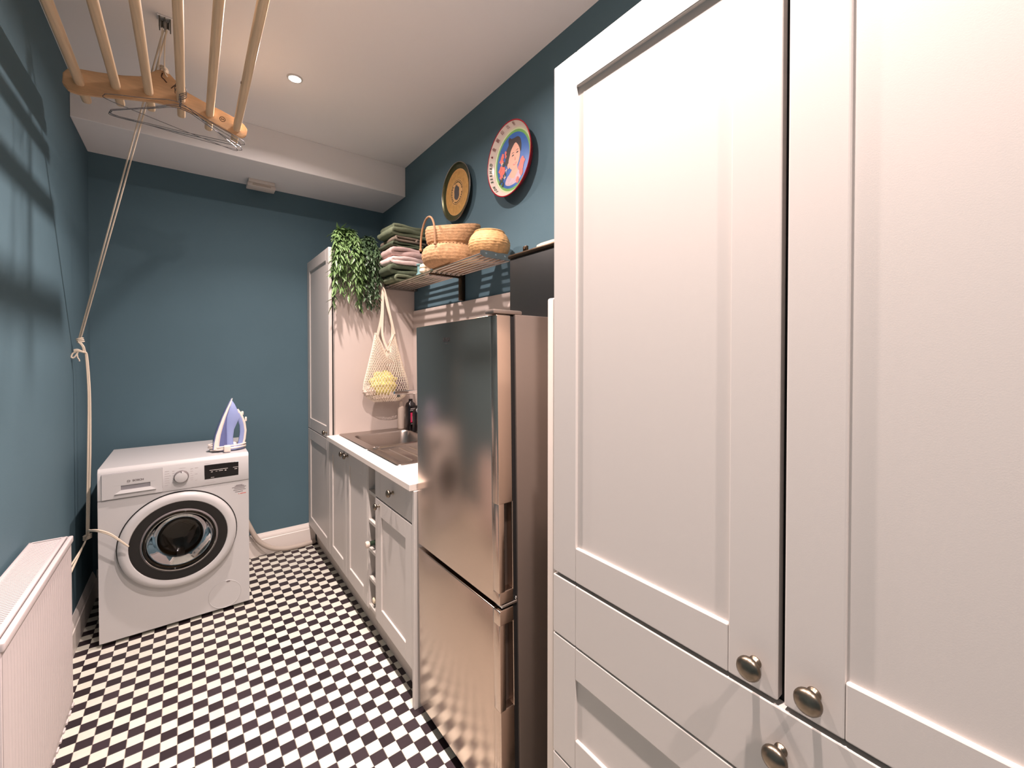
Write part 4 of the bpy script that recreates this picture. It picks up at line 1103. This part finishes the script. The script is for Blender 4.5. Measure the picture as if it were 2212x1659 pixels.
# pulley and hanging cords
PX, PY = -.068, 2.27
t = thing('ceiling_pulley', 'grey metal double pulley on the ceiling above the airer', 'pulley', (PX, PY, CEIL))
obj('plate', box(B(), PX - .025, PX + .025, PY - .018, PY + .018, CEIL - .006, CEIL, .002, 1), M_ceil, t)
bm = B()
for q in (-.017, 0, .017): box(bm, PX + q - .0018, PX + q + .0018, PY - .016, PY + .016, CEIL - .048, CEIL - .005, .001, 1)
obj('cheeks', bm, M_pulley, t)
bm = B()
for q in (-.0085, .0085): lathe(bm, [(0, -.005), (.015, -.005), (.011, 0), (.015, .005), (0, .005)], (PX + q, PY, CEIL - .028), 'x', 18)
obj('wheels', bm, M_pulley, t)
bm = B()
tube(bm, spline([(PX - .008, PY, CEIL - .045), (-.083, 2.295, 2.66), (-.09, AY1 - .006, 2.59), (-.09, AY1 - .006, 2.572)], 5), .0024, 6)
tube(bm, spline([(PX + .004, PY, CEIL - .045), (-.07, 2.29, 2.66), (-.072, AY1 - .006, 2.575), (-.064, AY1 - .007, 2.553)], 5), .0028, 6)
for k in range(3): tube(bm, [(-.074 + .012 * math.cos(2 * PI * j / 14), AY1 + .008 + .018 * math.sin(2 * PI * j / 14), 2.575 + .007 * k - .006 * math.cos(2 * PI * j / 14)) for j in range(14)], .003, 6, closed=True)
ball(bm, (-.07, AY1 - .01, 2.571), .007, 2)
obj('lifting_cord', bm, M_cord, label='thin cord tying the airer end frame to the pulley', cat='cord')

t = thing('pull_cord', 'double white cotton cord running from the pulley to a knot by the left wall', 'cord', (-.40, 2.95, 1.0))
KX, KY, KZ = -.418, 2.95, 1.468
P0 = Vector((PX, PY + .012, CEIL - .042)); K = Vector((KX, KY, KZ))
bm = B()
for q in (-1, 1):
    off = Vector((.0055 * q, -.003 * q, 0)); tube(bm, [P0 + off, P0.lerp(K, .5) + off * 1.1, K + off * .6], .0033, 8)
obj('upper_strands', bm, M_cord, t)
bm = B()
for k in range(3): tube(bm, [(KX + .011 * math.cos(2 * PI * j / 14) + .002 * k, KY + .009 * math.sin(2 * PI * j / 14), KZ + .002 - k * .008 + .003 * math.cos(2 * PI * j / 14)) for j in range(14)], .0034, 7, closed=True)
for q in (0, 1): tube(bm, spline([(KX - .004 + .005 * q, KY - .008, KZ - .012), (KX + .010 + .004 * q, KY - .010, KZ - .035), (KX + .014 + .004 * q, KY - .008, KZ - .055), (KX + .02, KY - .006, KZ - .068)], 5), .0036, 7)
for q in (0, 1): tube(bm, spline([(KX + .018, KY - .012, KZ - .066), (KX - .004, KY - .014, KZ - .058 + .006 * q), (KX - .018, KY - .013, KZ - .060 + .006 * q)], 5), .0036, 7)
tube(bm, spline([(KX - .010, KY - .012, KZ - .062), (KX - .022, KY - .012, KZ - .07), (KX - .027, KY - .012, KZ - .085), (KX - .022, KY - .012, KZ - .092), (KX - .014, KY - .012, KZ - .084), (KX - .004, KY - .012, KZ - .062)], 5), .0034, 7)
tube(bm, spline([(KX - .008, KY - .010, KZ - .066), (KX - .006, KY - .010, KZ - .09), (KX - .002, KY - .010, KZ - .098), (KX, KY - .010, KZ - .108)], 4), .0028, 6)
obj('top_knot', bm, M_cord, t)
L_ = (-.400, 2.95, .500)
bm = B()
for q in (-1, 1):
    tube(bm, spline([(KX + .018, KY - .008, KZ - .064), (-.395 + .002 * q, 2.95, 1.38), (-.388 + .0028 * q, 2.95, 1.2), (-.390 + .004 * q, 2.95, .95), (-.394 + .0038 * q, 2.95, .75), (-.399 + .003 * q, 2.95, .52), L_], 6), .0038, 8)
obj('hanging_strands', bm, M_cord, t)
bm = B()
for k in range(3): tube(bm, [(L_[0] + .013 * math.cos(2 * PI * j / 14), L_[1] + .010 * math.sin(2 * PI * j / 14), L_[2] + .006 - k * .008 + .004 * math.cos(2 * PI * j / 14)) for j in range(14)], .0042, 7, closed=True)
ball(bm, L_, .012, 2)
obj('bottom_knot', bm, M_cord, t)
bm = B()
for q in (0, 1):
    tube(bm, spline([L_, (-.388, 2.88, .545 + .004 * q), (-.366, 2.785, .572 + .004 * q), (-.335, 2.735, .578 + .006 * q), (-.295, 2.722, .556 + .006 * q), (-.255, 2.728, .508 + .003 * q), (-.234, 2.735, .480)], 6), .0034, 7)
obj('loose_loop', bm, M_cord, t)
bm = B()
for (ey, ez) in ((2.52, .47), (2.50, .42), (2.55, .43)):
    tube(bm, spline([L_, (-.405, 2.86, .48), (-.412, 2.70, (ez + .475) / 2), (-.418, ey, ez), (-.42, 2.2, ez - .02)], 6), .0036, 7)
obj('tail_strands', bm, M_cord, t)

# ------------------------------------------------------------------ wire hangers on the fourth rail
def hanger_bm():
    bm = B(); pts = []
    # bottom bar, shoulders and twisted neck; local x across, z down from the rail
    pts = spline([(0, 0, -.058), (.10, 0, -.098), (.196, 0, -.138), (.212, 0, -.150), (.204, 0, -.162), (.10, 0, -.164), (0, 0, -.165), (-.10, 0, -.164), (-.204, 0, -.162), (-.212, 0, -.150), (-.196, 0, -.138), (-.10, 0, -.098)], 5, closed=True)
    tube(bm, pts, .00125, 6, closed=True)
    tw = []
    for k in range(26): a = k * 1.25; tw.append((.0022 * math.cos(a), .0022 * math.sin(a), -.058 + .036 * k / 25))
    tube(bm, tw, .0014, 5)
    hk = [(0, 0, -.022), (.012, 0, -.012)] + [(.019 * math.cos(a), 0, .002 + .019 * math.sin(a)) for a in [(-.4 + k * .42) for k in range(10)]]
    tube(bm, spline(hk, 3), .00125, 6)
    return bm
hang0 = None
HB = [(2.288, .10, 0., 'wire coat hanger on the fourth airer rail nearest the ply end frame'), (2.272, -.16, .05, 'wire coat hanger second from the ply end frame on the airer rail'), (2.255, .02, -.04, 'wire coat hanger third from the ply end frame on the airer rail'), (2.238, .22, .09, 'wire coat hanger farthest from the ply end frame on the airer rail')]
for y, rz, ry, lb in HB:
    if hang0 is None: o = hang0 = obj('wire_hanger', hanger_bm(), M_wire)
    else: o = hang0.copy(); C.objects.link(o)
    o.location = (-.020, y, 2.478); o.rotation_euler = (0, ry, rz)
    props(o, lb, 'hanger', 'wire coat hangers on the airer')

# ------------------------------------------------------------------ downlights and vent
dl0 = None
for i, (lx, ly) in enumerate(LAMPS):
    lb = ['recessed ceiling downlight nearest the back wall', 'recessed ceiling downlight second from the back wall', 'recessed ceiling downlight above the tall cupboard', 'recessed ceiling downlight behind the camera'][i]
    if dl0 is None:
        dl0 = thing('downlight', lb, 'ceiling light', (lx, ly, CEIL), 'recessed ceiling downlights'); o = dl0
        obj('bezel', lathe(B(), [(.026, -.002), (.0275, -.006), (.034, -.005), (.036, 0), (.026, 0)], (lx, ly, CEIL), 'z', 32), M_enamel, dl0)
        obj('lens', lathe(B(), [(.026, -.0035), (0, -.0035)], (lx, ly, CEIL), 'z', 32), M_lamp, dl0)
    else:
        o = copy_tree(dl0); o.location = (lx, ly, CEIL); o['label'] = lb
t = thing('vent_cover', 'small cream plastic vent box under the bulkhead above the washing machine', 'vent', (.385, 3.33, 2.549))
obj('housing', box(B(), .312, .462, 3.29, 3.375, 2.528, 2.5485, .003, 2), M_vent, t)
obj('cover', box(B(), .306, .468, 3.30, 3.385, 2.504, 2.528, .004, 2), M_vent, t)
obj('grille', box(B(), .335, .44, 3.2985, 3.302, 2.510, 2.522, .001, 1), M_hose, t)

# ------------------------------------------------------------------ wine bottles in the rack
def wine_bottle(y, zbase, capx, label, gm, cm, rc=.0105, rb=.034):
    z_ = zbase + rb
    t = thing('wine_bottle', label, 'bottle', (.85, y, z_), group='bottles lying in the wine rack')
    b = capx + .017
    obj('glass', lathe(B(), [(0, .0), (rb * .9, 0), (rb, -.006), (rb, -.145), (rb * .75, -.17), (.0135, -.20), (.0125, -.24), (0, -.24)], (b + .0, y, z_), 'x', 24) if False else lathe(B(), [(0, b), (.0125, b), (.0135, b + .05), (rb * .75, b + .08), (rb, b + .105), (rb, b + .235), (rb * .9, b + .245), (0, b + .245)], (0, y, z_), 'x', 24), gm, t)
    obj('cap', lathe(B(), [(0, capx), (rc * .75, capx + .001), (rc, capx + .005), (rc, capx + .014), (rc * .8, capx + .019), (0, capx + .019)], (0, y, z_), 'x', 18), cm, t)
wine_bottle(2.055, .446, .656, 'dark bottle with a white stopper poking out of the middle wine rack cell', M_wineglass, M_bottle_white, rc=.016)
wine_bottle(2.055, .165, .69, 'dark bottle with a cream cap in the lowest wine rack cell', M_wineglass, M_cream, rc=.014)
wine_bottle(2.055, .585, .73, 'red bottle lying in the second wine rack cell from the top', M_wine, M_wine)
